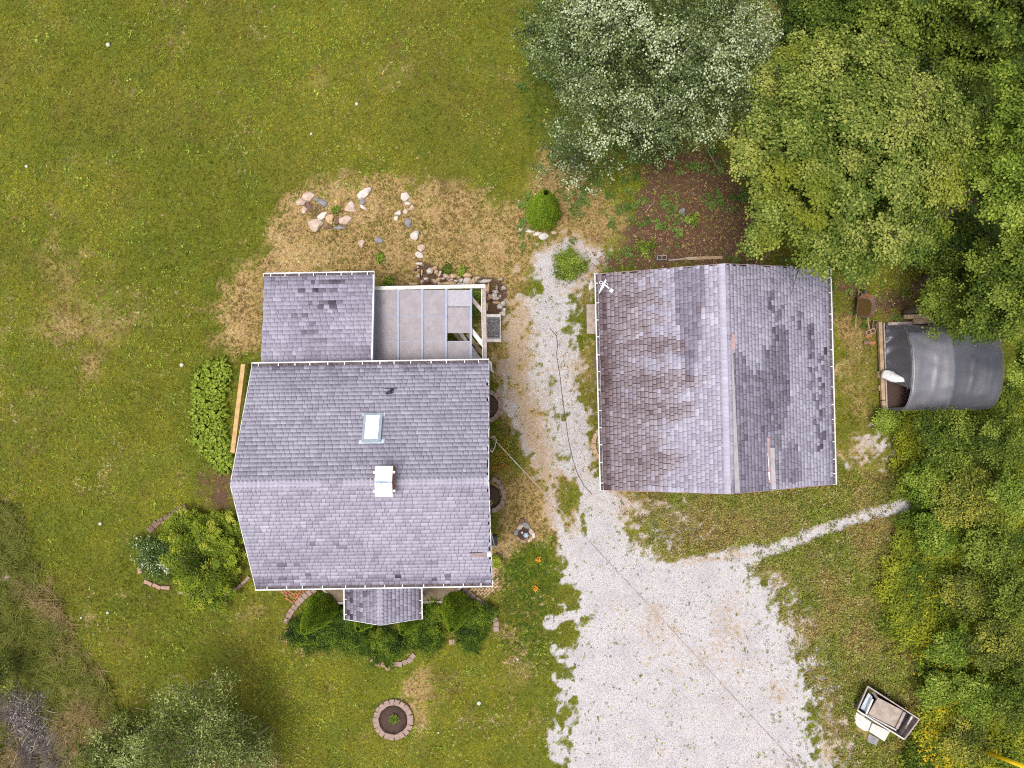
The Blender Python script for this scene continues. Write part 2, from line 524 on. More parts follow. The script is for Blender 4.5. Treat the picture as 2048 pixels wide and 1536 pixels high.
DRY_ZONES = [([(540, 440), (585, 390), (640, 365), (760, 372), (900, 362), (1010, 385), (1060, 450), (1040, 530), (1000, 580), (750, 580), (530, 560), (535, 730), (470, 720), (430, 690), (432, 620), (470, 560), (500, 490)], 42, 1.0),
             ([(1040, 300), (1110, 290), (1240, 380), (1300, 500), (1180, 520), (1060, 420)], 30, 0.72),
             ([(980, 1010), (1060, 930), (1120, 1000), (1120, 1080), (1060, 1090), (1000, 1150), (985, 1150)], 25, 0.8),
             ([(980, 740), (1000, 740), (1060, 900), (1000, 1040), (980, 1040)], 25, 0.7),
             ([(1010, 600), (1050, 560), (1080, 640), (1075, 740), (1110, 860), (1130, 960), (1100, 1010), (1040, 900), (1000, 760)], 30, 0.72),
             ([(982, 630), (1015, 630), (1015, 780), (982, 780)], 12, 0.75),
             ([(990, 380), (1080, 400), (1090, 520), (1040, 600), (1000, 640), (985, 560)], 24, 0.70),
             ([(1150, 560), (1200, 560), (1205, 960), (1165, 850)], 22, 0.5),
             ([(1560, 1180), (1640, 1200), (1730, 1540), (1640, 1560), (1600, 1330)], 30, 0.5),
             ([(1660, 620), (1760, 640), (1760, 840), (1800, 960), (1750, 1010), (1660, 960)], 30, 0.60),
             ([(1300, 985), (1660, 970), (1800, 960), (1790, 1010), (1500, 1090), (1300, 1080)], 30, 0.50),
             ([(1560, 1120), (1800, 1040), (1830, 1200), (1800, 1350), (1740, 1536), (1640, 1536), (1640, 1330)], 40, 0.40),
             ([(800, 1320), (870, 1300), (880, 1400), (850, 1460), (810, 1380)], 26, 0.62),
             ([(540, 1190), (600, 1220), (600, 1280), (700, 1310), (640, 1330), (540, 1290)], 24, 0.5),
             ([(120, 580), (230, 590), (230, 680), (130, 690)], 50, 0.42),
             ([(230, 1350), (300, 1340), (320, 1440), (260, 1460)], 30, 0.45),
             ([(960, 1220), (1050, 1200), (1090, 1400), (960, 1430)], 60, 0.42)]
SOIL_ZONES = [([(835, 520), (862, 528), (905, 550), (990, 556), (1014, 575), (1014, 634), (968, 634), (968, 574), (835, 580)], 5, 1.0),
              ([(596, 400), (650, 395), (712, 440), (690, 462), (640, 455), (615, 425)], 8, .62),
              ([(1270, 330), (1340, 300), (1440, 300), (1520, 420), (1540, 540), (1200, 545), (1215, 480), (1260, 440)], 30, 0.85),
              ([(1620, 540), (1900, 540), (1900, 650), (1690, 640)], 30, 0.7),
              ([(410, 950), (480, 930), (480, 1030), (430, 1010)], 25, 0.75),
              ([(1500, 0), (2100, 0), (2100, 560), (1560, 560)], 60, 0.35),
              ([(1130, 280), (1300, 260), (1340, 340), (1200, 340)], 30, 0.6),
              ([(860, 340), (910, 340), (915, 390), (870, 395)], 18, 0.55),
              ([(0, 1390), (90, 1380), (130, 1536), (0, 1536)], 30, 0.6)]
ROUGH = [(-60, 960), (30, 1010), (80, 1130), (160, 1290), (230, 1400), (300, 1450), (520, 1420), (560, 1536), (560, 1700), (-60, 1700)]
WEEDY = [(1800, 840), (1780, 980), (1800, 1060), (1760, 1180), (1790, 1300), (1870, 1380), (1820, 1480), (1760, 1700), (2200, 1700), (2200, 780), (1900, 790)]
BUILT = [[(1706, 1408), (1735, 1366), (1822, 1420), (1800, 1465), (1772, 1486), (1755, 1496), (1730, 1486), (1704, 1445)], [(640, 1120), (924, 1120), (924, 1172), (895, 1206), (672, 1206), (640, 1172)],
         [(970, 628), (1003, 628), (1003, 686), (970, 686)], [(503, 740), (975, 735), (985, 1140), (514, 1145)], [(1240, 568), (1630, 560), (1630, 945), (1240, 955)], [(560, 580), (740, 575), (740, 730), (560, 730)]]


def fields(x, y):
    px = 1024 + x * FPX / CAM_H; py = 768 - y * FPX / CAM_H
    n1 = fbm(x, y, 1.6, 1); n2 = fbm(x, y, 0.45, 2, 3); n0 = fbm(x, y, 5.0, 3)
    px0, py0 = px, py
    px = px + 34 * (n1 - .5) + 30 * (n2 - .5); py = py + 34 * (fbm(x, y, 1.3, 6) - .5) + 40 * (fbm(x, y, .4, 8, 3) - .5)
    g = soft(sd_poly(px, py, LOT), 34) * 1.0
    g = np.maximum(g, soft(sd_poly(px, py, UPPER), 22) * 0.60)
    g = np.maximum(g, soft(sd_line(px, py, LANE_R, 30), 22) * 0.86)
    g = np.maximum(g, soft(sd_line(px, py, LANE_L, 16), 14) * 0.85)
    isl = soft(sd_poly(px, py, [(1105, 950), (1160, 955), (1180, 1060), (1150, 1090), (1120, 1020)]), 16)
    g = g * (1 - 0.55 * isl)
    isl = soft(sd_poly(px, py, [(1250, 1000), (1440, 995), (1450, 1080), (1340, 1110), (1265, 1085)]), 22)
    g = np.maximum(g, 0) * (1 - isl) + isl * 0.50
    g = g * (1 - 0.5 * soft(sd_poly(px, py, [(1150, 560), (1200, 560), (1210, 940), (1165, 820)]), 18))
    band = soft(sd_poly(px, py, [(1470, 1105), (1600, 1140), (1680, 1290), (1760, 1600), (1610, 1600), (1590, 1400), (1555, 1260), (1500, 1180)]), 26)
    g = g * (1 - band) + .50 * band
    band = soft(sd_poly(px, py, [(1112, 1300), (1146, 1290), (1160, 1600), (1112, 1600)]), 10)
    g = g * (1 - band) + .50 * band
    g = np.maximum(g, 0.5 * soft(sd_poly(px, py, [(1690, 850), (1780, 850), (1800, 920), (1760, 950), (1690, 930)]), 22))
    n3 = fbm(x, y, 0.16, 4, 2)
    gm = np.clip(0.5 + 1.5 * (g - .5) + 0.45 * (n1 - 0.5) + 1.0 * (n2 - 0.5) + 1.1 * (n3 - 0.5), 0, 1) * sstep(.02, .2, g)
    graw = g
    wob = 5 * (n2 - 0.5) * 2; px, py = px0, py0
    gm = np.maximum(gm, soft(sd_line(px, py, PATH, 14) + wob, 4))
    gm = np.maximum(gm, soft(sd_line(px, py, [(1340, 1150), (1500, 1112)], 26) + wob, 8))
    gm = np.maximum(gm, soft(sd_line(px, py, SPUR, 9) + wob * .5, 4))
    gm = np.maximum(gm, soft(sd_line(px, py, [(1100, 1245), (1104, 1245)], 15), 4))
    px = px + 70 * (n1 - .5) + 40 * (n2 - .5); py = py + 70 * (fbm(x, y, 1.3, 6) - .5) + 40 * (fbm(x, y, .4, 8, 3) - .5)
    d = 0.10 + 0.5 * np.clip(n0 - 0.42, 0, 1) * 1.6
    d = np.maximum(d, 0.50 * np.clip(1 - np.abs(graw - .38) / .38, 0, 1) * np.clip((1200 - py) / 80 + (px > 1400) * 2, 0, 1))
    for poly, s, w in DRY_ZONES:
        d = np.maximum(d, soft(sd_poly(px, py, poly), s) * w)
    dm = np.clip(d + 0.75 * (n1 - 0.5) + 0.3 * (n2 - 0.5), 0, 1)
    s_ = np.zeros_like(px)
    for poly, s, w in SOIL_ZONES:
        s_ = np.maximum(s_, soft(sd_poly(*((px0, py0) if s < 9 else (px, py)), poly), s) * w)
    sm = np.clip(s_ + 0.55 * (n1 - 0.5) + 0.4 * (n2 - 0.5) - 0.05, 0, 1) * (s_ > 0.02)
    px, py = px0, py0
    rough = soft(sd_poly(px, py, ROUGH), 12)
    weedy = soft(sd_poly(px, py, WEEDY), 25)
    built = np.zeros_like(px)
    for b in BUILT: built = np.maximum(built, (sd_poly(px, py, b) > 0).astype(float))
    return dict(px=px, py=py, gravel=gm, dry=dm, soil=sm, rough=rough, weedy=weedy, built=built, n0=n0, n1=n1, n2=n2)


def zground(x, y):
    far = np.clip((np.hypot(x, y) - 24) / 200, 0, 1)
    return 0.05 * (fbm(x, y, 3.0, 9, 3) - 0.5) + 2.0 * far * (fbm(x, y, 60, 5, 2) - 0.5) + 0.10 * soft(sd_poly(1024 + x * FPX / CAM_H, 768 - y * FPX / CAM_H, DRY_ZONES[0][0]), 60)


def axis(lo, hi, st, far):
    a = np.arange(lo, hi + st / 2, st)
    k = np.array([0.5, 1.2, 2.5, 5, 10, 20, 45, 100, 200, far])
    return np.concatenate([(lo - k)[::-1], a, hi + k])


gx = axis(-22, 22, 0.1, 500); gy = axis(-17, 17, 0.1, 500)
X, Y = np.meshgrid(gx, gy)
F = fields(X.ravel(), Y.ravel())
Z = zground(X.ravel(), Y.ravel()) - 0.012 * F['gravel']
V = np.stack([X.ravel(), Y.ravel(), Z], 1)
nx, ny = len(gx), len(gy)
ii, jj = np.meshgrid(np.arange(nx - 1), np.arange(ny - 1))
q = (jj * nx + ii).ravel()
Q = np.stack([q, q + 1, q + 1 + nx, q + nx], 1)
cg = F['gravel'][Q].mean(1)
cpx = F['px'][Q].mean(1); cpy = F['py'][Q].mean(1)
is_path = (cg > 0.5) & ((sd_line(cpx, cpy, PATH[1:], 22) > 0))
is_drive = (cg > 0.5) & ~is_path
for name, sel in (('lawn_ground', ~(is_path | is_drive)), ('gravel_driveway', is_drive), ('gravel_path', is_path)):
    q_ = Q[sel]
    used, inv = np.unique(q_, return_inverse=True)
    me = np_mesh(name, V[used], inv.reshape(-1, 4), M['ground'],
                 {k: ('POINT', 'FLOAT', F[k][used]) for k in ('gravel', 'dry', 'soil')}, True)
    o = place(name, me, (0, 0, 0), kind='structure')


def gz(x, y):
    return float(zground(np.array([x]), np.array([y]))[0])


def PG(px, py, dz=0.0):
    v = P(px, py, 0); v.z = gz(v.x, v.y) + dz
    return v


# ------------------------------------------------------------------ scattered ground cover (uncountable): instanced tufts
def proto(name, V, F, mat):
    me = np_mesh(name, np.asarray(V, float), np.asarray(F), mat)
    return bpy.data.objects.new(name, me)


def tuft_proto(name, nb, rad, h, wd, spread, seed):
    r = np.random.default_rng(seed); V = []; Fc = []
    for k in range(nb):
        a = r.random() * 6.283; b = r.random() * rad
        x, y = b * math.cos(a), b * math.sin(a)
        a2 = r.random() * 6.283; L = h * (0.6 + 0.7 * r.random()); sp = spread * (0.5 + r.random())
        dx, dy = math.cos(a2), math.sin(a2)
        nxx, nyy = -dy * wd / 2, dx * wd / 2
        i = len(V)
        V += [(x - nxx, y - nyy, -0.01), (x + nxx, y + nyy, -0.01), (x + dx * sp + nxx * .3, y + dy * sp + nyy * .3, L * 0.85), (x + dx * sp - nxx * .3, y + dy * sp - nyy * .3, L * 0.85)]
        Fc.append((i, i + 1, i + 2, i + 3))
    return proto(name, V, Fc, M['blade'])


def weed_proto(name, n, rad, h, ls, seed, ratio=0.55, mat='blade'):
    r = np.random.default_rng(seed); V = []; Fc = []
    for k in range(n):
        a = r.random() * 6.283; b = rad * math.sqrt(r.random())
        c = Vector((b * math.cos(a), b * math.sin(a), h * (1 - (b / (rad + 1e-6)) ** 2 * .6) * (0.6 + 0.4 * r.random())))
        d = Vector((math.cos(a + r.normal() * .6), math.sin(a + r.normal() * .6), r.normal() * .35)).normalized()
        nn = (Vector((0, 0, 1)) + Vector(r.normal(size=3)) * .4)
        sd = d.cross(nn).normalized(); L = ls * (0.6 + 0.8 * r.random())
        i = len(V)
        V += [c - d * L / 2, c - sd * L * ratio / 2 + Vector((0, 0, L * .08)), c + d * L / 2, c + sd * L * ratio / 2 + Vector((0, 0, L * .08))]
        Fc.append((i, i + 1, i + 2, i + 3))
    return proto(name, [tuple(v) for v in V], Fc, M[mat])


def pebble_proto(name, seed):
    r = np.random.default_rng(seed)
    V = [(0, 0, -.4), (0, 0, .42)] + [(math.cos(t) * (0.8 + .35 * r.random()), math.sin(t) * (0.8 + .35 * r.random()) * .8, .1 + .1 * r.normal()) for t in np.arange(6) * 1.047]
    Fc = []
    for k in range(6):
        Fc += [(1, 2 + k, 2 + (k + 1) % 6), (0, 2 + (k + 1) % 6, 2 + k)]
    return proto(name, V, Fc, M['pebble'])


def scatter(name, pts, protos, scl, col, tilt=0.15, label=None, cat=None):
    n = len(pts)
    r = np.random.default_rng(len(name) + n)
    me = bpy.data.meshes.new(name)
    me.vertices.add(n); me.vertices.foreach_set('co', pts.astype(np.float32).ravel())
    rot = np.stack([r.normal(size=n) * tilt, r.normal(size=n) * tilt, r.random(n) * 6.283], 1)
    for an, typ, key, arr in (('rot', 'FLOAT_VECTOR', 'vector', rot), ('scl', 'FLOAT', 'value', scl), ('idx', 'INT', 'value', r.integers(0, len(protos), n)),
                              ('col', 'FLOAT_COLOR', 'color', np.concatenate([col, np.ones((n, 1))], 1))):
        a = me.attributes.new(an, typ, 'POINT')
        a.data.foreach_set(key, np.asarray(arr, dtype=np.int32 if typ == 'INT' else np.float32).ravel())
    ng = bpy.data.node_groups.new(name, 'GeometryNodeTree')
    ng.interface.new_socket('Geometry', in_out='INPUT', socket_type='NodeSocketGeometry')
    ng.interface.new_socket('Geometry', in_out='OUTPUT', socket_type='NodeSocketGeometry')
    gi = ng.nodes.new('NodeGroupInput'); go = ng.nodes.new('NodeGroupOutput'); jn = ng.nodes.new('GeometryNodeJoinGeometry')

    def named(nm, dt):
        a = ng.nodes.new('GeometryNodeInputNamedAttribute'); a.data_type = dt; a.inputs['Name'].default_value = nm
        return [o for o in a.outputs if o.name == 'Attribute' and o.enabled][0]
    ar, asc, ai = named('rot', 'FLOAT_VECTOR'), named('scl', 'FLOAT'), named('idx', 'INT')
    for k, pr in enumerate(protos):
        oi = ng.nodes.new('GeometryNodeObjectInfo'); oi.inputs['Object'].default_value = pr; oi.inputs['As Instance'].default_value = True
        cp = ng.nodes.new('FunctionNodeCompare'); cp.data_type = 'INT'; cp.operation = 'EQUAL'
        ins = [i for i in cp.inputs if i.enabled]
        ng.links.new(ai, ins[0]); ins[1].default_value = k
        ip = ng.nodes.new('GeometryNodeInstanceOnPoints')
        ng.links.new(gi.outputs[0], ip.inputs['Points']); ng.links.new(cp.outputs[0], ip.inputs['Selection'])
        ng.links.new(oi.outputs['Geometry'], ip.inputs['Instance']); ng.links.new(ar, ip.inputs['Rotation']); ng.links.new(asc, ip.inputs['Scale'])
        ng.links.new(ip.outputs[0], jn.inputs[0])
    ng.links.new(jn.outputs[0], go.inputs[0])
    o = bpy.data.objects.new(name, me); COL.objects.link(o)
    md = o.modifiers.new('scatter', 'NODES'); md.node_group = ng
    return tag(o, label, cat, None, 'stuff')


def lerp(a, b, t):
    return a * (1 - t[:, None]) + b * t[:, None]


C = lambda *a: np.array(a, float)[None, :]


def grass():
    n = 330000
    x = rng.uniform(-21, 21, n); y = rng.uniform(-16, 16, n)
    f = fields(x, y)
    dens = (1 - 0.985 * sstep(0.10, 0.62, f['gravel'])) * (1 - 0.85 * sstep(0.3, 0.8, f['soil'])) * (1 - f['built'])
    for cpx_, cpy_, rr in ((787, 1437, 40),):
        dens = dens * (np.hypot(f['px'] - cpx_, f['py'] - cpy_) > rr)
    dens = dens * (sd_poly(f['px'], f['py'], [(1762, 640), (1990, 650), (1990, 820), (1762, 830)]) < 0)
    keep = rng.random(n) < dens
    x, y = x[keep], y[keep]; f = {k: v[keep] for k, v in f.items()}; n = len(x)
    t1 = rng.random(n)
    big = fbm(x, y, 2.2, 21, 3); patch = fbm(x, y, 0.55, 23, 3)
    c = lerp(C(0.195, 0.225, 0.018), C(0.33, 0.315, 0.032), np.clip(0.5 + (big - .5) * 3.0 + rng.normal(size=n) * .25, 0, 1))
    c = lerp(c, C(0.20, 0.29, 0.05), np.clip((patch - .52) * 6, 0, 1) * rng.random(n) * .8)
    c = lerp(c, C(0.33, 0.235, 0.06), np.clip((fbm(x, y, 2.4, 31, 4) - 0.47) * 4.0, 0, .9) * rng.random(n))
    c = c * (np.clip(1 + rng.normal(size=n) * 0.26, 0.35, 2.0) * (.62 + .85 * fbm(x, y, 4.0, 37, 4)))[:, None]
    dry = lerp(C(0.70, 0.50, 0.29), C(0.27, 0.175, 0.065), np.clip(rng.random(n) * .7 + (fbm(x, y, 1.3, 33, 4) - .5) * 3.6 + .18, 0, 1)) * np.clip(1 + rng.normal(size=n) * .32, .4, 1.7)[:, None]
    kd = (f['dry'] + rng.normal(size=n) * .20 + 1.0 * (fbm(x, y, .6, 35, 4) - .5)) > 0.55
    ol = kd & ((fbm(x, y, .7, 36, 3) + rng.normal(size=n) * .06) > .53) & (rng.random(n) < .75)
    c[kd] = dry[kd]
    c[ol] = lerp(C(0.24, 0.18, 0.05), C(0.17, 0.17, 0.03), rng.random(ol.sum()))
    lush = f['weedy'] + 0.6 * f['rough']
    c = lerp(c, C(0.075, 0.12, 0.012), np.clip(lush * 0.5, 0, .5))
    near = soft(sd_poly(f['px'], f['py'], [(1030, 0), (1130, 0), (1140, 280), (1060, 270)]), 14)
    c = lerp(c, C(0.06, 0.12, 0.015), near * 0.75)
    near = soft(sd_poly(f['px'], f['py'], [(985, 1090), (1110, 1080), (1125, 1230), (1090, 1330), (1000, 1310)]), 25)
    c = lerp(c, C(0.09, 0.17, 0.02), near * (rng.random(n) < .6) * (~kd))
    s = np.clip(1 + rng.normal(size=n) * .25, .5, 1.7) * (1 + 0.5 * near)
    z = zground(x, y)
    pr = [tuft_proto('grass_tuft', 11, 0.045, 0.045, 0.012, 0.035, k) for k in range(4)]
    scatter('lawn_grass', np.stack([x, y, z], 1), pr, s, np.clip(c, 0.005, .8), 0.2, 'short patchy green and straw coloured lawn grass around the buildings', 'grass')


grass()


def clover():
    n = 42000
    x = rng.uniform(-21, 21, n); y = rng.uniform(-16, 16, n)
    f = fields(x, y)
    p = (fbm(x, y, 1.1, 41, 3) > 0.57) * (1 - f['gravel']) * (1 - f['built']) * (f['soil'] < .6) * (f['dry'] < .62)
    p = np.maximum(p * .7, 0.035 * (1 - f['built']) * (1 - f['gravel'] * .93))
    k = rng.random(n) < p
    x, y = x[k], y[k]; n = len(x)
    c = lerp(C(0.16, 0.23, 0.015), C(0.28, 0.33, 0.05), rng.random(n)) * np.clip(1 + rng.normal(size=n) * .2, .5, 1.5)[:, None]
    pr = [weed_proto('clover_leaf', 9, 0.06, 0.05, 0.045, 50 + k_) for k_ in range(3)]
    scatter('lawn_clover', np.stack([x, y, zground(x, y)], 1), pr, np.clip(1 + rng.normal(size=n) * .35, .4, 2), c, 0.2, 'pale clover and broadleaf weeds dotted through the lawn', 'weeds')


clover()


def gravel():
    n = 170000
    x = rng.uniform(-.8, 14.5, n); y = rng.uniform(-16, 6.5, n)
    f = fields(x, y)
    k = (rng.random(n) < (f['gravel'] * 0.9 * (1 - .65 * np.clip(f['dry'] * 1.3, 0, 1)) + 0.06 * soft(sd_poly(f['px'], f['py'], UPPER), 40))) & (f['built'] < .5)
    x, y = x[k], y[k]; f = {a: v[k] for a, v in f.items()}; n = len(x)
    c = lerp(C(0.35, 0.34, 0.365), C(0.58, 0.565, 0.60), rng.random(n))
    up = soft(sd_poly(f['px'], f['py'], UPPER), 30)
    tan = rng.random(n) < 0.12 + 0.22 * up + .6 * np.clip(f['dry'] - .2, 0, 1)
    c[tan] = lerp(C(0.36, 0.24, 0.15), C(0.62, 0.47, 0.36), rng.random(tan.sum()))
    dk = rng.random(n) < 0.09 + .40 * (fbm(x, y, 1.0, 61, 3) > .60) + .5 * soft(sd_line(f['px'], f['py'], [(1230, 1140), (1330, 1125), (1440, 1090)], 16), 10)
    c[dk] *= 0.5
    strip = soft(sd_line(f['px'], f['py'], [(1105, 1240), (1200, 1190), (1330, 1155), (1500, 1112), (1600, 1080)], 20), 12)
    c *= ((.74 + .38 * fbm(x, y, 2.2, 68, 4)) * (1 + .10 * strip))[:, None]
    s = 0.0115 * np.clip(1 + rng.normal(size=n) * .4, .4, 2.4)
    pr = [pebble_proto('gravel_stone', 70 + q_) for q_ in range(4)]
    scatter('loose_gravel', np.stack([x, y, zground(x, y) - 0.006], 1), pr, s, c, 0.3, 'loose pale grey gravel strewn over the drive and path', 'gravel')
    # small weeds breaking through
    n = 9000
    x = rng.uniform(0, 14.5, n); y = rng.uniform(-16, 6.5, n); f = fields(x, y)
    edge = soft(sd_poly(f['px'], f['py'], [(1500, 1130), (1640, 1150), (1730, 1560), (1520, 1560), (1560, 1330)]), 50) + soft(sd_poly(f['px'], f['py'], [(1200, 950), (1480, 950), (1480, 1110), (1220, 1110)]), 30) + .35 * soft(sd_poly(f['px'], f['py'], UPPER), 30)
    k = (rng.random(n) < (f['built'] < .5) * (f['gravel'] > .5) * (0.015 + 0.5 * edge * (fbm(x, y, .5, 66, 3) > .56)))
    x, y = x[k], y[k]; n = len(x)
    c = lerp(C(0.12, 0.14, 0.03), C(0.28, 0.18, 0.07), rng.random(n))
    pr = [weed_proto('gravel_weed', 12, 0.07, 0.05, 0.05, 90 + q_, .4) for q_ in range(3)]
    scatter('gravel_weeds', np.stack([x, y, zground(x, y)], 1), pr, np.clip(1 + rng.normal(size=n) * .4, .4, 2), c, 0.2, 'small green and rusty weeds growing through the gravel', 'weeds')


gravel()


def litter():
    n = 42000
    x = rng.uniform(1.0, 21, n); y = rng.uniform(2.4, 15.5, n)
    f = fields(x, y)
    k = rng.random(n) < f['soil'] * (1 - f['built'])
    x, y = x[k], y[k]; n = len(x)
    c = lerp(C(0.13, 0.06, 0.03), C(0.36, 0.20, 0.11), rng.random(n) ** 1.5)
    tn_ = rng.random(n) < .22; c[tn_] = lerp(C(0.50, 0.36, 0.22), C(0.20, 0.20, 0.05), rng.random(tn_.sum()))
    pr = [weed_proto('dead_leaf', 3, 0.05, 0.02, 0.06, 110 + q_, .7) for q_ in range(3)]
    scatter('leaf_litter', np.stack([x, y, zground(x, y) + .005], 1), pr, np.clip(1 + rng.normal(size=n) * .3, .4, 2), c, 0.4, 'reddish brown fallen leaves under the trees behind the garage', 'leaf litter')
    n = 9000
    x = rng.uniform(0.3, 21, n); y = rng.uniform(0, 15.5, n)
    f = fields(x, y)
    k = rng.random(n) < (f['soil'] * .35 + .35 * (f['px'] > 1040) * (f['py'] < 520) * (f['gravel'] < .5)) * (fbm(x, y, .8, 77, 3) > .5) * (1 - f['built'])
    x, y = x[k], y[k]; n = len(x)
    c = lerp(C(0.07, 0.13, 0.02), C(0.16, 0.24, 0.05), rng.random(n))
    pr = [weed_proto('woodland_weed', 22, 0.13, 0.14, 0.08, 120 + q_) for q_ in range(3)]
    scatter('woodland_weeds', np.stack([x, y, zground(x, y)], 1), pr, np.clip(1 + rng.normal(size=n) * .4, .4, 2), c, 0.2, 'low green weeds poking through the brown leaf litter', 'weeds')


litter()


def meadow():
    n = 52000
    x = rng.uniform(4.5, 16.5, n); y = rng.uniform(-16, -3.4, n)
    f = fields(x, y)
    zone = soft(sd_poly(f['px'], f['py'], [(1280, 990), (1660, 975), (1800, 960), (1820, 1010), (1850, 1400), (1800, 1600), (1700, 1600), (1620, 1330), (1560, 1170), (1480, 1110), (1300, 1090)]), 30)
    k = rng.random(n) < zone * (1 - .93 * f['gravel']) * (1 - f['built'])
    x, y = x[k], y[k]; n = len(x)
    q = np.clip(fbm(x, y, 1.0, 91, 3) * 2.4 - .7 + rng.normal(size=n) * .22, 0, 1)
    c = lerp(C(0.29, 0.21, 0.065), C(0.18, 0.215, 0.025), q)
    br = rng.random(n) < .16
    c[br] = lerp(C(0.40, 0.30, 0.17), C(0.28, 0.33, 0.05), rng.random(br.sum()))
    dk = rng.random(n) < .25
    c[dk] *= .5
    pr = [weed_proto('meadow_weed', 10, 0.09, 0.10, 0.06, 170 + q_, .45) for q_ in range(4)]
    scatter('meadow_weeds', np.stack([x, y, zground(x, y)], 1), pr, np.clip(1 + rng.normal(size=n) * .35, .4, 2), c, 0.3, 'mixed olive and rusty weeds between the gravel lot and the undergrowth', 'weeds')
    n = 26000
    x = rng.uniform(-21, 21, n); y = rng.uniform(-16, 0, n)
    f = fields(x, y)
    rightm = soft(sd_poly(f['px'], f['py'], [(1620, 1120), (1780, 1050), (1800, 840), (1900, 800), (2200, 800), (2200, 1700), (1720, 1700), (1650, 1480)]), 30)
    leftm = f['rough']
    k = rng.random(n) < np.clip(leftm * 0.95 + rightm * .55, 0, 1) * (1 - f['gravel']) * (1 - f['built'])
    x, y = x[k], y[k]; f = {a: v[k] for a, v in f.items()}; n = len(x); rm = rightm[k]
    straw = (fbm(x, y, 1.8, 81, 3) + rng.normal(size=n) * .08) > 0.50
    c = lerp(C(0.12, 0.145, 0.02), C(0.26, 0.26, 0.06), rng.random(n))
    c[straw] = lerp(C(0.42, 0.30, 0.14), C(0.22, 0.17, 0.07), rng.random(straw.sum()))
    brush = sd_poly(f['px'], f['py'], [(10, 1390), (70, 1385), (110, 1450), (130, 1536), (40, 1536)]) > rng.normal(size=n) * 12
    c[brush] = lerp(C(0.13, 0.11, 0.10), C(0.26, 0.22, 0.20), rng.random(brush.sum()))
    pr = [tuft_proto('meadow_tuft', 16, 0.05, 0.22, 0.013, 0.20, 130 + q_) for q_ in range(4)]
    s = np.clip(1 + rng.normal(size=n) * .3, .5, 1.8)
    s = np.where(rm > 0.5, s * .6, s * 1.35)
    scatter('meadow_grass', np.stack([x, y, zground(x, y)], 1), pr, s, c, 0.25, 'long rough meadow grass with straw stems at the lawn edges', 'grass')
    n = 36000
    x = rng.uniform(10, 21, n); y = rng.uniform(-16, .5, n)
    f = fields(x, y)
    k = rng.random(n) < f['weedy'] * (0.25 + .9 * (f['n1'] > .40)) * (1 - f['gravel']) * (1 - f['built'])
    x, y = x[k], y[k]; n = len(x)
    cl = np.clip(fbm(x, y, 1.2, 85, 3) * 1.9 - .45 + rng.normal(size=n) * .15, 0, 1)
    c = lerp(C(0.06, 0.105, 0.010), C(0.30, 0.31, 0.02), cl) * np.clip(1 + rng.normal(size=n) * .2, .5, 1.6)[:, None]
    pr = [weed_proto('undergrowth_leaf', 30, 0.16, 0.40, 0.085, 140 + q_, .42) for q_ in range(5)]
    scatter('undergrowth', np.stack([x, y, zground(x, y) + .1 + .25 * fbm(x, y, 1.5, 88, 2)], 1), pr, np.clip(1 + rng.normal(size=n) * .3, .5, 1.9), c, 0.3, 'dense leafy green undergrowth along the wood edge', 'undergrowth')
    n = 12000
    x = rng.uniform(8.5, 21, n); y = rng.uniform(3.5, 16, n)
    k = rng.random(n) < soft(sd_poly(1024 + x * FPX / CAM_H, 768 - y * FPX / CAM_H, [(1560, -80), (2120, -80), (2120, 600), (1900, 560), (1780, 420), (1600, 160)]), 30)
    x, y = x[k], y[k]; n = len(x)
    c = lerp(C(0.035, 0.06, 0.008), C(0.10, 0.14, 0.02), rng.random(n))
    scatter('understory', np.stack([x, y, zground(x, y) + .5 * rng.random(n)], 1), pr, np.clip(1.3 + rng.normal(size=n) * .3, .5, 2.2), c, 0.3, 'dark green understory beneath the wood at the top right', 'undergrowth')
    n = 650
    cx_ = rng.choice([1885, 1900, 1930, 1880, 1960, 1930, 1850, 1900, 1870, 1915], n); cy_ = rng.choice([1478, 1340, 1390, 1490, 1420, 1180, 1520, 1300, 1460, 1495], n)
    px = cx_ + rng.normal(size=n) * 22; py = cy_ + rng.normal(size=n) * 16
    x = (px - 1024) * 27.3 / FPX; y = (768 - py) * 27.3 / FPX
    c = lerp(C(0.48, 0.33, 0.01), C(0.70, 0.48, 0.02), rng.random(n))
    pr = [weed_proto('goldenrod_spray', 10, 0.05, 0.10, 0.05, 150 + q_, .4) for q_ in range(3)]
    scatter('goldenrod_flowers', np.stack([x, y, np.full(n, .62)], 1), pr, np.clip(.8 + rng.normal(size=n) * .3, .4, 1.6), c, 0.4, 'yellow goldenrod sprays in the undergrowth near the bottom corner', 'wildflowers')


meadow()

# ------------------------------------------------------------------ roofs, walls, gutters
def rot2(x, y, a):
    return x * math.cos(a) - y * math.sin(a), x * math.sin(a) + y * math.cos(a)


class Frame:
    """rectangle frame of a building: centre and yaw"""
    def __init__(s, cx, cy, a): s.c = (cx, cy); s.a = a
    def w(s, x, y, z=0.0):
        u, v = rot2(x, y, s.a)
        return Vector((s.c[0] + u, s.c[1] + v, z))


WIDTHS = [0.12, 0.16, 0.20, 0.25, 0.31]
NT_ = 12
_tabs = {}


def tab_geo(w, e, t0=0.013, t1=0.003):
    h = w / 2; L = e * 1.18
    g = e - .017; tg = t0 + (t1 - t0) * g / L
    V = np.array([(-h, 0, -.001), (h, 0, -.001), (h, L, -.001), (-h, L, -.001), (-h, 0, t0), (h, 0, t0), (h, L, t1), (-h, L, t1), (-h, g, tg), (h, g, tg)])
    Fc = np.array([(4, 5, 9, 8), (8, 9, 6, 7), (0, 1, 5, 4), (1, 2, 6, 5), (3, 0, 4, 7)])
    return V, Fc


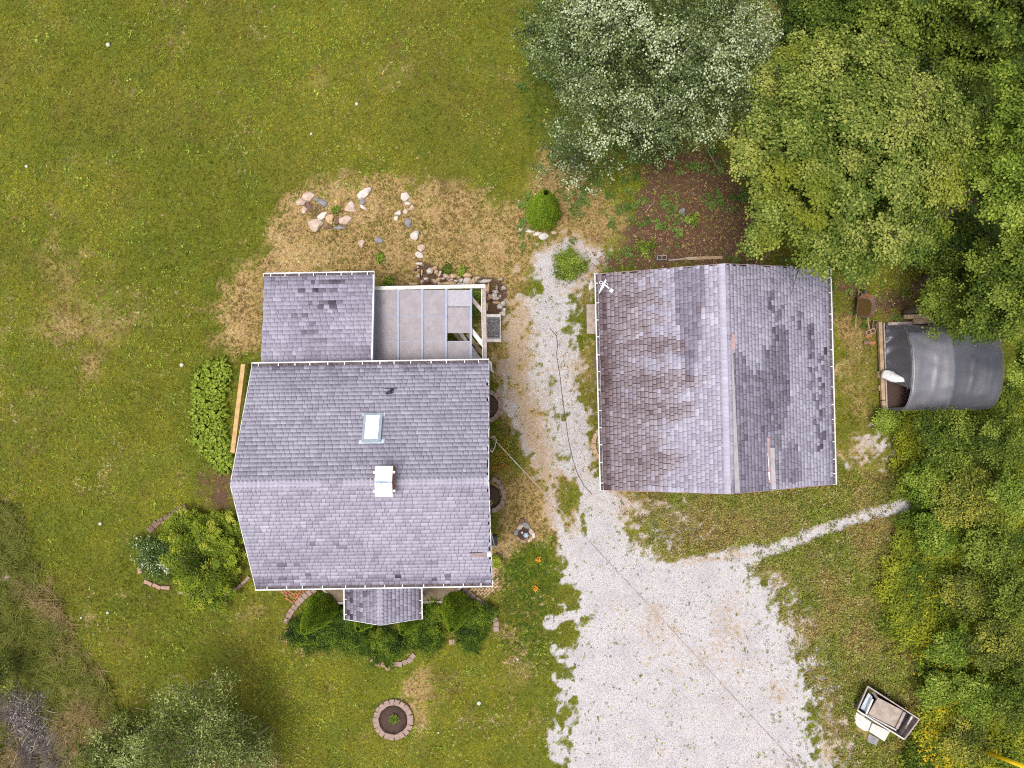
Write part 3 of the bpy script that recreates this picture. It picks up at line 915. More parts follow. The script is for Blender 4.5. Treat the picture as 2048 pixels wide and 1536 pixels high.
def tab_tint(t, m):
    return np.array([t, max(0, t - (.42 if m == 'stained' else .18)), t * .5, t * .5, t * .5])  # darker strip below the next butt and darker edges: grime plus painted course shadow


def tab_mesh(wi, ti, e, mat):
    key = (wi, ti, round(e, 4), mat)
    if key not in _tabs:
        V, Fc = tab_geo(WIDTHS[wi] - (0.020 if mat == 'stained' else 0.009), e)
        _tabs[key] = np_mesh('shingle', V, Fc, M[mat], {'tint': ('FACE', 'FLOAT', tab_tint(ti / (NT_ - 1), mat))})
    return _tabs[key]


def slope_tabs(O, u, v, L, S, e, tint, seed, mat='shingle', wide=None):
    """courses of shingles on a slope: O eave corner, u along the eave, v up the slope"""
    r = random.Random(seed); out = []
    n = u.cross(v).normalized()
    if n.z < 0: n = -n
    nc = int(S / e)
    Rm = Matrix((u, n.cross(u) if True else v, n)).transposed()
    yv = n.cross(u)
    if yv.dot(v) < 0:      # keep local y running up the slope
        u2 = -u; yv = n.cross(u2); Rm = Matrix((u2, yv, n)).transposed()
    Rm = Rm.to_4x4()
    for i in range(nc):
        s = i * e
        a = r.uniform(-0.15, 0)
        while a < L:
            wi = r.choice(wide or [0, 1, 1, 2, 2, 3, 3, 4])
            w = WIDTHS[wi]
            while wi > 0 and a + w > L + 0.03:
                wi -= 1; w = WIDTHS[wi]
            if a < -0.03: a = 0.0 + r.uniform(-.02, .02)
            if a + w > L + .05: break
            p = O + u * (a + w / 2) + v * (s + r.uniform(-.003, .003)) + n * 0.012
            tt = tint(p, s / S, (a + w / 2) / L, i, r)
            m = mat
            if isinstance(tt, tuple): tt, m = tt
            ti = int(round(min(max(tt, 0), 1) * (NT_ - 1)))
            out.append((p, Rm, wi, ti, e, m))
            a += w
    return out


def lay_shingles(parent, tabs, n_parts, pref=None):
    """the shingles that show largest as objects of their own, the rest joined"""
    def size(t):
        p = t[0]
        return WIDTHS[t[2]] * (1 / (CAM_H - p.z)) ** 2
    order = sorted(range(len(tabs)), key=lambda k: -size(tabs[k]))
    own = set(order[:n_parts])
    base = world_loc(parent)
    for k in order[:n_parts]:
        p, Rm, wi, ti, e, m = tabs[k]
        o = bpy.data.objects.new('shingle', tab_mesh(wi, ti, e, m))
        o.parent = parent
        o.matrix_local = Matrix.Translation(p - base) @ Rm
        COL.objects.link(o)
    for m in sorted({t[5] for t in tabs}):
        Vs = []; Fs = []; T = []; o_ = 0
        for k, (p, Rm, wi, ti, e, mm) in enumerate(tabs):
            if k in own or mm != m: continue
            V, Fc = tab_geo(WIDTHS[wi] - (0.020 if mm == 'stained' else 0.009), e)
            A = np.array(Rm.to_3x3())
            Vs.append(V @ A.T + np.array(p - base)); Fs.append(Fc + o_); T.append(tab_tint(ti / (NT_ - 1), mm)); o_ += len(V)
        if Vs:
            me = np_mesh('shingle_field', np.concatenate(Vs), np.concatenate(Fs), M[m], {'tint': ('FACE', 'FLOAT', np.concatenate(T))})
            o = bpy.data.objects.new('shingle_field', me); o.parent = parent; COL.objects.link(o); o['kind'] = 'stuff'


def ridge_caps(parent, A, B, hw, rise, step, tint_fn, seed):
    """folded cap pieces along a ridge from A to B"""
    r = random.Random(seed)
    d = (B - A); L = d.length; x = d.normalized(); y = Vector((0, 0, 1)).cross(x).normalized()
    n = int(L / step)
    meshes = {}
    Rm = Matrix((x, y, Vector((0, 0, 1)))).transposed().to_4x4()
    base = world_loc(parent)
    sag = hw * rise
    for i in range(n):
        ti = int(tint_fn(i / n, r) * (NT_ - 1))
        if ti not in meshes:
            st = L / n
            V = []
            for xx, t in ((0.002, 0.030), (st * 1.1, 0.018)):
                V += [(xx, -hw, -sag + t), (xx, 0, t), (xx, hw, -sag + t), (xx, -hw, -sag + t - .014), (xx, 0, t - .014), (xx, hw, -sag + t - .014)]
            Fc = [(0, 1, 7, 6), (1, 2, 8, 7), (0, 3, 4, 1), (1, 4, 5, 2), (3, 0, 6, 9), (2, 5, 11, 8)]
            meshes[ti] = np_mesh('ridge_shingle', np.array(V), np.array(Fc), M['shingle'], {'tint': ('FACE', 'FLOAT', np.full(6, ti / (NT_ - 1)))})
        o = bpy.data.objects.new('ridge_shingle', meshes[ti]); o.parent = parent
        o.matrix_local = Matrix.Translation(A + d * (i / n) - base) @ Rm
        COL.objects.link(o)


def gutter(parent, A, B, out, n_hang, seed=0, w=0.12, h=0.10, debris=True):
    """K-style gutter along A-B; out = unit vector away from the wall"""
    A = Vector(A); B = Vector(B); out = Vector(out); r = random.Random(seed)
    m = MB()
    up = Vector((0, 0, 1))
    m.beam(A + out * (w - .008) + up * (-h / 2), B + out * (w - .008) + up * (-h / 2), .016, h)
    m.beam(A + out * .006 - up * (h / 2), B + out * .006 - up * (h / 2), .012, h * .98)
    m.beam(A + out * w / 2 - up * (h - .008), B + out * w / 2 - up * (h - .008), w - .02, .012)
    m.beam(A + out * (w + .008) - up * .012, B + out * (w + .008) - up * .012, .028, .026)
    d = (B - A).normalized()
    for e_, sg in ((A, 1), (B, -1)):
        c = e_ + d * sg * .004 + out * w / 2 - up * h / 2
        m.beam(c - out * (w / 2 + .001), c + out * (w / 2 + .018), .012, h * .96)
    g = m.build('gutter', M['white_metal'], parent)
    if debris:
        db = MB(); db.beam(A + d * .02 + out * w / 2 - up * .055, B - d * .02 + out * w / 2 - up * .055, w - .035, .03)
        db.build('gutter_debris', M['gutter_debris'], g)
    L = (B - A).length
    for k in range(n_hang):
        p = A + d * L * (k + .5 + r.uniform(-.12, .12)) / n_hang
        hb = MB(); hb.beam(p - out * .015 - up * .004, p + out * (w + .01) - up * .004, .028, .014)
        hb.build('hanger', M['white_metal'], g)
    return g


def wall_window(parent, c, wdt, hgt, nrm, label=None):
    """a framed window on a wall: c centre, nrm outward"""
    c = Vector(c); n = Vector(nrm); t = Vector((0, 0, 1)).cross(n)
    m = MB(); k = .07
    for sx, a, b in ((0, wdt + k, k),):
        m.beam(c + Vector((0, 0, hgt / 2)) - t * (wdt / 2 + k) + n * .02, c + Vector((0, 0, hgt / 2)) + t * (wdt / 2 + k) + n * .02, .05, k)
        m.beam(c - Vector((0, 0, hgt / 2)) - t * (wdt / 2 + k) + n * .02, c - Vector((0, 0, hgt / 2)) + t * (wdt / 2 + k) + n * .02, .05, k)
    for s in (-1, 1):
        q_ = c + t * s * (wdt / 2 + k / 2) + n * .02
        m.beam(q_ - Vector((0, 0, hgt / 2 - .036)), q_ + Vector((0, 0, hgt / 2 - .036)), .05, k)
    m.beam(c - t * wdt / 2 + n * .018, c + t * wdt / 2 + n * .018, .03, .04)
    f = m.build('window', M['white_wood'], parent)
    g = MB(); g.beam(c - t * (wdt / 2 - .002) + n * .004, c + t * (wdt / 2 - .002) + n * .004, .012, hgt - .08)
    g.build('pane', M['glass'], f)


def siding(parent, fr, x0, x1, y0, y1, z0, z1, name='wall'):
    """four clapboard walls"""
    cs = [fr.w(x0, y0), fr.w(x1, y0), fr.w(x1, y1), fr.w(x0, y1)]
    for k in range(4):
        a, b = cs[k], cs[(k + 1) % 4]
        d = (b - a).normalized(); n = d.cross(Vector((0, 0, 1)))
        m = MB(); z = z0
        while z < z1 - .01:
            h = min(.2, z1 - z)
            vs = [a + n * .022 + Vector((0, 0, z)), b + n * .022 + Vector((0, 0, z)), b + n * .006 + Vector((0, 0, z + h)), a + n * .006 + Vector((0, 0, z + h)),
                  a + Vector((0, 0, z)), b + Vector((0, 0, z))]
            m.add(vs, [(0, 1, 2, 3), (4, 5, 1, 0)])
            z += h
        m.build(name, M['cream_siding'], parent)


# ---- the house ------------------------------------------------------------------
HA = math.radians(0.9)
HF = Frame(-4.63, -3.0, HA)
HW, HD, HE, HR = 3.91, 3.635, 4.5, 6.44
house = empty('house', HF.w(0, 0, 0), 'grey shingled house with skylight, chimney and small gabled porch on its south side', 'house')
ux = HF.w(1, 0) - HF.w(0, 0); uy = HF.w(0, 1) - HF.w(0, 0)
siding(house, HF, -HW + .3, HW - .25, -HD + .35, HD - .3, 0, HE - .12)
rise = (HR - HE) / HD
m = MB()      # roof deck, solid with overhang
prof = [(-HD, HE), (0, HR), (HD, HE), (HD, HE - .16), (HD - .3, HE - .10), (0, HR - .2), (-HD + .3, HE - .10), (-HD, HE - .16)]
vs = [HF.w(-HW, y, z) for y, z in prof] + [HF.w(HW, y, z) for y, z in prof]
m.add(vs, [(0, 8, 9, 1), (1, 9, 10, 2), (2, 10, 11, 3), (3, 11, 12, 4), (4, 12, 13, 5), (5, 13, 14, 6), (6, 14, 15, 7), (7, 15, 8, 0), (0, 1, 5, 6, 7), (1, 2, 3, 4, 5), (8, 15, 14, 13, 9), (9, 13, 12, 11, 10)])
roof = m.build('roof', M['dark_void'], house)
for x in (-HW + .3, HW - .25):      # gable walls under the roof
    m = MB()
    a = [HF.w(x, -HD + .35, HE - .2), HF.w(x, HD - .3, HE - .2), HF.w(x, 0, HR - .25)]
    b = [p + ux * .06 * (1 if x < 0 else -1) for p in a]
    m.add(a + b, [(0, 1, 2), (5, 4, 3), (0, 3, 4, 1), (1, 4, 5, 2), (2, 5, 3, 0)])
    m.build('gable_wall', M['cream_siding'], house)
for x in (-HW - .012, HW + .012):
    for s in (-1, 1):
        m = MB(); m.beam(HF.w(x, s * HD, HE - .06), HF.w(x, 0, HR - .06), .024, .14)
        m.build('rake_board', M['white_metal'], house)
SHAPES_H = []


def tint_house(p, s, t, i, r):
    n = float(fbm(np.array([p.x]), np.array([p.y]), 1.2, 51, 3)[0])
    b = 0.72 + (n - .5) * .35 + r.gauss(0, .06)
    if r.random() < .07: b += .11
    if r.random() < .10: b -= .11
    px = 1024 + p.x * FPX / (CAM_H - p.z); py = 768 - p.y * FPX / (CAM_H - p.z)
    for x0, x1, y0, k in ((520, 600, 1130, .6), (505, 580, 1136, .5), (540, 575, 1128, .7), (560, 640, 1150, .45), (700, 890, 1131, .42), (730, 800, 1153, .4), (620, 720, 1090, .25), (580, 700, 1096, .2), (660, 900, 1158, .3)):
        if x0 < px < x1 and abs(py - y0) < 4.2 and r.random() < k: b -= .20 + r.random() * .16
    if py > 1158 and r.random() < .8: b -= .30
    if py < 738 and r.random() < .6: b -= .25
    if 745 < px < 800 and 935 < py < 958: b -= .15
    return b


tabs = []
e = 0.143
S = math.hypot(HD, HR - HE)
vS = (HF.w(0, 0, HR) - HF.w(0, -HD, HE)).normalized(); vN = (HF.w(0, 0, HR) - HF.w(0, HD, HE)).normalized()
tabs += slope_tabs(HF.w(-HW, -HD, HE), ux, vS, 2 * HW, S, S / 29, tint_house, 1)
tabs += slope_tabs(HF.w(-HW, HD, HE), ux, vN, 2 * HW, S, S / 29, tint_house, 2)
lay_shingles(roof, tabs, 290)
ridge_caps(roof, HF.w(-HW, 0, HR), HF.w(-1.15, 0, HR), .17, rise, .13, lambda t, r: min(1, max(.78, .90 + r.gauss(0, .05))), 3)
ridge_caps(roof, HF.w(-.5, 0, HR), HF.w(HW, 0, HR), .17, rise, .13, lambda t, r: min(1, max(.74, .86 + r.gauss(0, .05))), 4)
gutter(house, HF.w(-HW - .02, HD, HE + .01), HF.w(HW + .02, HD, HE + .01), uy, 14, 1)
gutter(house, HF.w(-HW - .02, -HD, HE + .01), HF.w(HW + .02, -HD, HE + .01), -uy, 12, 2)
for y, h_ in ((-2, 1.2), (1.6, 1.2)):
    wall_window(house, HF.w(HW - .225, y, 2.2), .9, h_, ux); wall_window(house, HF.w(-HW + .275, y, 2.2), .9, h_, -ux)
wall_window(house, HF.w(-2.4, -HD + .325, 2.2), 1.2, 1.2, -uy); wall_window(house, HF.w(2.6, -HD + .325, 2.2), 1.2, 1.2, -uy)
# front door under the porch
m = MB(); m.beam(HF.w(-.45, -HD + .31, 1.45), HF.w(.45, -HD + .31, 1.45), .05, 2.05); dr = m.build('door', M['dark_wood'], house)
m = MB(); m.box(HF.w(.36, -HD + .26, 1.4), .04, .05, .04, HA); m.build('handle', M['black_metal'], dr)
# downspout at the north-east corner
m = MB(); q0 = HF.w(HW - .03, HD + .05, HE - .08); m.tube([q0, q0 + Vector((.10, -.02, -.15)), q0 + Vector((.10, -.25, -.35)), q0 + Vector((.08, -.3, -4.3))], .04, 8)
m.build('downspout', M['white_metal'], house)


def on_slope(px, py, side, lift=0.0, fr=HF, d=HD, he=HE, hr=HR):
    """point on the house roof (side -1 south, +1 north) seen at this photograph pixel"""
    z = he + .5
    for _ in range(12):
        p = P(px, py, z)
        dx, dy = p.x - fr.c[0], p.y - fr.c[1]
        yl = -dx * math.sin(fr.a) + dy * math.cos(fr.a)
        z = hr - abs(yl) * (hr - he) / d + lift
    return P(px, py, z)


nS = ux.cross(vS).normalized(); nN = -(ux.cross(vN).normalized())
nS = nS if nS.z > 0 else -nS; nN = nN if nN.z > 0 else -nN


def slope_box(mb, c, sx, sy, sz, side):
    n = nS if side < 0 else nN; v = vS if side < 0 else vN
    x = ux; y = n.cross(x)
    Mx = Matrix((x, y, n)).transposed().to_4x4(); Mx.translation = c + n * sz / 2
    return mb.boxm(Mx, sx, sy, sz)


# skylight on the north slope
c = on_slope(745.5, 857, 1)
yN = nN.cross(ux)
top = c + yN * .42 if (yN.y > 0) else c - yN * .42
m = MB(); slope_box(m, c + nN * .012, .60, .98, .10, 1); sk = m.build('skylight', M['skylight_frame'], house, bevel=.012)
m = MB(); slope_box(m, c + nN * .112, .43, .80, .02, 1); m.build('pane', M['skylight_pane'], sk)
m = MB(); slope_box(m, on_slope(747.5, 830, 1) + nN * .015, .72, .10, .03, 1); m.build('flashing', M['flashing'], sk)
m = MB(); slope_box(m, on_slope(744, 884, 1) + nN * .015, .80, .13, .03, 1); m.build('flashing', M['flashing'], sk)
# chimney with a tent-shaped white cap, and brackets
cc = P(767, 964, 6.95)
m = MB(); m.box((cc.x, cc.y, 6.35), .48, .78, .85, HA); ch = m.build('chimney', M['red_brick'], house)
for k, (s, dx) in enumerate(((1, .01), (-1, -.01))):
    m = MB()
    y = HF.w(0, 1) - HF.w(0, 0)
    a = Vector((cc.x, cc.y, 6.98)); b = a + y * s * .46 + Vector((dx, 0, -.14))
    m.beam(a + y * s * .016, b, .52, .035); m.build('cap_plate', M['pale_slab'] if k == 5 else M['white_cloth'], ch)
m = MB(); m.beam(Vector((cc.x, cc.y, 7.0)) - ux * .26, Vector((cc.x, cc.y, 7.0)) + ux * .26, .035, .012); m.build('sealing_strip', M['blue_tape'], ch)
for sx in (-1, 1):
    for sy in (-1, 1):
        m = MB(); m.beam(Vector((cc.x, cc.y, 6.86)) + ux * sx * .22 + uy * sy * .28, Vector((cc.x, cc.y, 6.86)) + ux * sx * .33 + uy * sy * .28, .07, .03)
        m.build('bracket', M['white_metal'], ch)
# vent pipe and its slotted flashing
c = on_slope(781.5, 785, 1)
m = MB(); m.tube([c + Vector((0.01, .0, -.03)), c + Vector((-.0, .02, .22))], .055, 14); vp = m.build('vent_pipe', M['black_metal'], house)
m = MB(); m.tube([c + Vector((-.10, -.03, -.03)), c + Vector((-.11, -.02, .16))], .035, 12); m.build('side_pipe', M['black_metal'], vp)
m = MB(); slope_box(m, on_slope(782, 777.5, 1) + nN * .012, .42, .028, .012, 1); slope_box(m, on_slope(784, 782, 1) + nN * .012, .14, .14, .010, 1); m.build('vent_flashing', M['black_metal'], vp)
# mismatched repair strip and small white box at the south-east edge
m = MB(); slope_box(m, on_slope(962, 1109, -1) + nS * .020, .70, .17, .012, -1); m.build('repair_strip', simple('worn_strip', (0.30, 0.235, 0.235), (0.24, 0.19, 0.19), 6, .9, .1, .2), house)
m = MB(); slope_box(m, on_slope(952, 1104, -1) + nS * .034, .42, .018, .004, -1); m.build('repair_joint', M['dark_void'], house)
m = MB(); slope_box(m, on_slope(979, 1104, -1) + nS * .03, .14, .18, .10, -1); m.build('service_box', M['white_metal'], house, bevel=.01)
# meter box and pale conduit on the east wall
q1 = P(990, 1080, 1.3)
m = MB(); m.box((HF.w(HW - .1, 0).x + .18, P(990, 1078, 1.3).y, 1.4), .20, .35, .5, HA); mt = m.build('meter_box', M['black_metal'], house, bevel=.02)
m = MB(); m.tube([P(982, 1066, 3.9), P(986, 1080, 2.8), P(990, 1097, .9)], .018, 8); m.build('conduit', M['white_metal'], house)

# ---- low extension on the north-west
ext = MB()
EX = [P(528, 554, 3.4), P(747, 550, 3.4), P(743, 726, 3.86), P(522, 729, 3.86)]
EX[2].z = EX[3].z = 3.86
dn = Vector((0, 0, -.14))
m = MB(); m.add(EX + [p + dn for p in EX], [(3, 2, 1, 0), (4, 5, 6, 7), (0, 1, 5, 4), (1, 2, 6, 5), (2, 3, 7, 6), (3, 0, 4, 7)])
exr = m.build('extension_roof', M['dark_void'], house)
uE = (EX[1] - EX[0]).normalized(); vE = (EX[3] - EX[0]).normalized()


def tint_ext(p, s, t, i, r):
    n = float(fbm(np.array([p.x]), np.array([p.y]), 1.0, 57, 3)[0])
    b = 0.64 + (n - .5) * .4 + r.gauss(0, .08)
    px = 1024 + p.x * FPX / (CAM_H - p.z); py = 768 - p.y * FPX / (CAM_H - p.z)
    for x0, x1, y0, k in ((608, 690, 556, .8), (625, 680, 562, .6), (628, 675, 575, .9), (560, 700, 579, .3), (620, 680, 599, .9), (610, 680, 606, .3), (575, 610, 629, .4), (620, 630, 646, .9), (605, 660, 661, .9), (625, 660, 676, .9)):
        if x0 < px < x1 and abs(py - y0) < 3.6 and r.random() < k: b -= .24 + .3 * r.random()
    if py < 562: b -= .22
    if py > 690 and px > 600: b -= .14
    return b


Lx = (EX[1] - EX[0]).length; Sx = (EX[3] - EX[0]).length
tabs = slope_tabs(EX[0], uE, vE, Lx, Sx, Sx / 21, tint_ext, 5)
lay_shingles(exr, tabs, 140)
gutter(house, EX[0] - uE * .02, EX[1] + uE * .03, Vector((0, 1, 0)), 8, 5)
m = MB(); m.beam(EX[1] + Vector((.02, 0, 0)), EX[2] + Vector((.02, 0, 0)), .05, .12); m.build('rake_board', M['white_metal'], house)
EF = Frame((EX[0].x + EX[1].x) / 2, 2.1, HA)
siding(house, EF, -1.65, 1.62, -1.55, 1.35, 0, 3.28)
wall_window(house, EF.w(0, 1.375, 1.9), 1.0, 1.0, uy)

# ---- porch with its own little gable roof
PE, PR = 2.8, 3.42
PX0, PX1, PY0, PY1 = -5.90, -3.40, -8.34, -6.28
PF = Frame(-4.65, 0, math.radians(.55))
m = MB()
prof = [(-1.28, PE), (0, PR), (1.28, PE), (1.28, PE - .12), (0, PR - .14), (-1.28, PE - .12)]
vs = [PF.w(x, PY0, z) for x, z in prof] + [PF.w(x, PY1, z) for x, z in prof]
m.add(vs, [(1, 0, 6, 7), (2, 1, 7, 8), (3, 2, 8, 9), (4, 3, 9, 10), (5, 4, 10, 11), (0, 5, 11, 6), (0, 1, 4, 5), (1, 2, 3, 4), (7, 6, 11, 10), (8, 7, 10, 9)])
pr_ = m.build('porch_roof', M['dark_void'], house)
pu = PF.w(0, 1) - PF.w(0, 0); px_ = PF.w(1, 0) - PF.w(0, 0)
vW = (PF.w(0, PY0, PR) - PF.w(-1.28, PY0, PE)).normalized(); vEa = (PF.w(0, PY0, PR) - PF.w(1.28, PY0, PE)).normalized()


def tint_porch(side):
    def f(p, s, t, i, r):
        b = (.50 if side < 0 else .60) + r.gauss(0, .10)
        if side < 0 and r.random() < .5 * (1 - s): b -= .25
        if s < .12: b -= .2
        return b
    return f


SP = math.hypot(1.28, PR - PE)
tabs = slope_tabs(PF.w(-1.28, PY0, PE), pu, vW, PY1 - PY0, SP, SP / 10, tint_porch(-1), 7, wide=[0, 1, 1, 2, 2, 3])
tabs += slope_tabs(PF.w(1.28, PY0, PE), pu, vEa, PY1 - PY0, SP, SP / 10, tint_porch(1), 8, wide=[0, 1, 1, 2, 2, 3])
lay_shingles(pr_, tabs, 130)
ridge_caps(pr_, PF.w(0, PY0, PR), PF.w(0, PY1, PR), .14, (PR - PE) / 1.28, .13, lambda t, r: .80 + r.gauss(0, .05), 9)
gutter(house, PF.w(-1.28, PY0 - .02, PE + .01), PF.w(-1.28, PY1 - .25, PE + .01), -px_, 4, 8, .10)
gutter(house, PF.w(1.28, PY0 - .02, PE + .01), PF.w(1.28, PY1 - .25, PE + .01), px_, 4, 9, .10)
for s in (-1, 1):
    m = MB(); m.beam(PF.w(s * 1.28, PY0 - .012, PE - .05), PF.w(0, PY0 - .012, PR - .05), .022, .11); m.build('rake_board', M['white_metal'], house)
for x in (-1.1, 1.1):
    m = MB(); m.box(PF.w(x, PY0 + .12, 1.55), .12, .12, 2.3, HA); m.build('porch_post', M['white_wood'], house)
m = MB(); lp = [P(640, 1120, .4), P(640, 1172, .4), P(672, 1206, .4), P(895, 1204, .4), P(924, 1172, .4), P(924, 1120, .4)]
m.prism([(p.x, p.y) for p in lp][::-1], 0.0, .4); land = m.build('landing', M['landing_stone'], house)
for (ax, ay, bx, by) in ((640, 1172, 672, 1206), (672, 1206, 895, 1204), (895, 1204, 924, 1172)):
    a = P(ax, ay, .42); b = P(bx, by, .42)
    m = MB(); m.beam(a, b, .09, .045); m.build('nosing', M['grey_wood'], land)
for k in range(5):
    y = 1140 + k * 14
    m = MB(); m.beam(P(655 + max(0, (y - 1172)) * .8, y, .402), P(910 - max(0, (y - 1172)) * .8, y, .402), .018, .006); m.build('deck_joint', M['dark_wood'], land)

# ------------------------------------------------------------------ garage
GA = math.radians(1.45)
GF = Frame(7.11, 0.17, GA)
GW, GD, GE, GR = 4.01, 3.77, 3.2, 4.70
garage = empty('garage', GF.w(0, 0, 0), 'detached garage whose mismatched grey shingles are stained brown on one slope', 'garage')
gu = GF.w(1, 0) - GF.w(0, 0); gv = GF.w(0, 1) - GF.w(0, 0)
siding(garage, GF, -GW + .3, GW - .3, -GD + .25, GD - .25, 0, GE - .1)
m = MB()
prof = [(-GW, GE), (0, GR), (GW, GE), (GW, GE - .15), (GW - .3, GE - .08), (0, GR - .2), (-GW + .3, GE - .08), (-GW, GE - .15)]
vs = [GF.w(x, -GD, z) for x, z in prof] + [GF.w(x, GD, z) for x, z in prof]
m.add(vs, [(8, 0, 1, 9), (9, 1, 2, 10), (10, 2, 3, 11), (11, 3, 4, 12), (12, 4, 5, 13), (13, 5, 6, 14), (14, 6, 7, 15), (15, 7, 0, 8), (1, 0, 7, 6, 5), (2, 1, 5, 4, 3), (8, 9, 13, 14, 15), (9, 10, 11, 12, 13)])
groof = m.build('roof', M['dark_void'], garage)
for y in (-GD + .25, GD - .25):
    m = MB()
    a = [GF.w(-GW + .3, y, GE - .15), GF.w(GW - .3, y, GE - .15), GF.w(0, y, GR - .25)]
    b = [p + gv * .06 * (1 if y < 0 else -1) for p in a]
    m.add(a + b, [(0, 1, 2), (5, 4, 3), (0, 3, 4, 1), (1, 4, 5, 2), (2, 5, 3, 0)])
    m.build('gable_wall', M['cream_siding'], garage)
for y in (-GD - .012, GD + .012):
    for s in (-1, 1):
        m = MB(); m.beam(GF.w(s * GW, y, GE - .07), GF.w(0, y, GR - .07), .022, .10)
        m.build('rake_board', M['pink_board'], garage)
DARK_W = [(1348, 540), (1408, 535), (1405, 610), (1400, 625), (1392, 700), (1385, 735), (1378, 768), (1368, 768), (1365, 740), (1358, 700), (1350, 640)]
DARK_E = [[(1470, 700), (1488, 705), (1500, 740), (1530, 745), (1528, 700), (1545, 690), (1550, 650), (1575, 648), (1582, 700), (1585, 790), (1575, 830), (1565, 900), (1560, 910), (1560, 985), (1470, 985)],
          [(1565, 900), (1600, 880), (1606, 960), (1565, 965)]]


def tint_garage_w(p, s, t, i, r):
    n = float(fbm(np.array([p.x]), np.array([p.y]), .9, 63, 3)[0])
    px = 1024 + p.x * FPX / (CAM_H - p.z); py = 768 - p.y * FPX / (CAM_H - p.z)
    b = 0.74 + (n - .5) * .25 + r.gauss(0, .08)
    if r.random() < .06: b += .15
    if sd_poly(np.array([px]), np.array([py]), DARK_W)[0] > 0: b = .33 + r.gauss(0, .06)
    m_ = 'shingle'
    st = .50 * max(0, 1 - s / .75) * (.45 + n)
    b -= .16 * max(0, 1 - s / .7)
    for x0, y0, rx, ry in ((1250, 600, 90, 28), (1280, 690, 110, 30), (1290, 760, 140, 30), (1290, 820, 120, 34), (1280, 920, 110, 30), (1215, 720, 40, 260)):
        st = max(st, 1 - math.hypot((px - x0) / rx, (py - y0) / ry))
    if st * 1.3 + r.gauss(0, .09) > .26:
        m_ = 'stained'; b += .12 - .50 * max(st, 0) * (.5 + .7 * r.random())
    if s < .04: b -= .3
    return (b, m_)


def tint_garage_e(p, s, t, i, r):
    px = 1024 + p.x * FPX / (CAM_H - p.z); py = 768 - p.y * FPX / (CAM_H - p.z)
    n = float(fbm(np.array([p.x]), np.array([p.y]), .9, 64, 3)[0])
    b = 0.70 + (n - .5) * .3 + r.gauss(0, .09)
    A_ = np.array([px]); B_ = np.array([py])
    if max(sd_poly(A_, B_, q_)[0] for q_ in DARK_E) > 0:
        b = .34 + r.gauss(0, .09) - (.10 if (1525 < px < 1585 and py < 860) else 0)
    for x0, y0, y1, k in ((1546, 555, 620, .9), (1560, 620, 640, .9), (1604, 620, 690, .55), (1625, 650, 800, .5), (1632, 700, 850, .62), (1641, 700, 860, .5), (1650, 690, 800, .45), (1648, 820, 900, .45), (1570, 610, 625, .8), (1590, 610, 640, .5), (1636, 860, 930, .5)):
        if abs(px - x0) < 4.2 and y0 < py < y1 and r.random() < k: b -= .5
    if s < .04: b -= .2
    return b


SG = math.hypot(GW, GR - GE)
vW = (GF.w(0, 0, GR) - GF.w(-GW, 0, GE)).normalized(); vEa = (GF.w(0, 0, GR) - GF.w(GW, 0, GE)).normalized()
tabs = slope_tabs(GF.w(-GW, -GD, GE), gv, vW, 2 * GD, SG, SG / 31, tint_garage_w, 11, wide=[0, 1, 1, 2, 2, 2, 3])
tabs += slope_tabs(GF.w(GW, -GD, GE), gv, vEa, 2 * GD, SG, SG / 31, tint_garage_e, 12, wide=[0, 1, 1, 2, 2, 3, 4])
lay_shingles(groof, tabs, 290)
ridge_caps(groof, GF.w(-.06, -GD, GR), GF.w(-.06, GD, GR), .165, (GR - GE) / GW, .135, lambda t, r: min(1, max(.8, .93 + r.gauss(0, .04))), 13)
# bare strip east of the ridge, widening to the south; lifted repair strips
def gpt(x, y, lift=.02):
    return GF.w(x, y, GR - abs(x) * (GR - GE) / GW + lift)
m = MB(); vs = [gpt(.115, -GD + .02, .035), gpt(.30, -GD + .02, .035), gpt(.16, 1.35, .03), gpt(.115, 1.35, .03)]
m.add(vs + [v - Vector((0, 0, .012)) for v in vs], [(0, 1, 2, 3), (4, 7, 6, 5), (0, 4, 5, 1), (1, 5, 6, 2), (2, 6, 7, 3), (3, 7, 4, 0)]); m.build('bare_strip', M['garage_patch'], groof)
m = MB(); m.beam(gpt(.20, .95, .045), gpt(.20, 1.45, .045), .10, .012); m.build('reddish_tab', M['pink_board'], groof)
m = MB(); m.beam(gpt(1.58, -GD + .02, .04), gpt(1.56, -2.35, .04), .17, .016); m.build('loose_strip', M['garage_patch'], groof)
m = MB(); m.beam(gpt(1.44, -GD + .25, .04), gpt(1.42, -2.0, .04), .07, .012); m.build('exposed_board', M['pink_board'], groof)
m = MB(); m.beam(gpt(1.425, -3.4, .055), gpt(1.415, -3.15, .055), .05, .014); m.beam(gpt(1.41, -3.0, .055), gpt(1.385, -2.5, .055), .02, .014); m.build('torn_liner', M['white_cloth'], groof)
gutter(garage, GF.w(-GW, -GD - .02, GE + .01), GF.w(-GW, GD + .02, GE + .01), -gu, 12, 21, .11)
gutter(garage, GF.w(GW, -GD - .02, GE + .01), GF.w(GW, GD + .02, GE + .01), gu, 12, 22, .11)
m = MB(); m.beam(GF.w(-2.6, -GD + .22, 1.15), GF.w(.0, -GD + .22, 1.15), .05, 2.2); gdoor = m.build('garage_door', M['white_wood'], garage)
for k in range(4):
    m = MB(); m.beam(GF.w(-2.6, -GD + .185, .3 + k * .55), GF.w(.0, -GD + .185, .3 + k * .55), .02, .03); m.build('door_rail', M['white_metal'], gdoor)
wall_window(garage, GF.w(-GW + .275, .8, 1.8), .9, .9, -gu); wall_window(garage, GF.w(GW - .275, -.5, 1.8), .9, .9, gu)
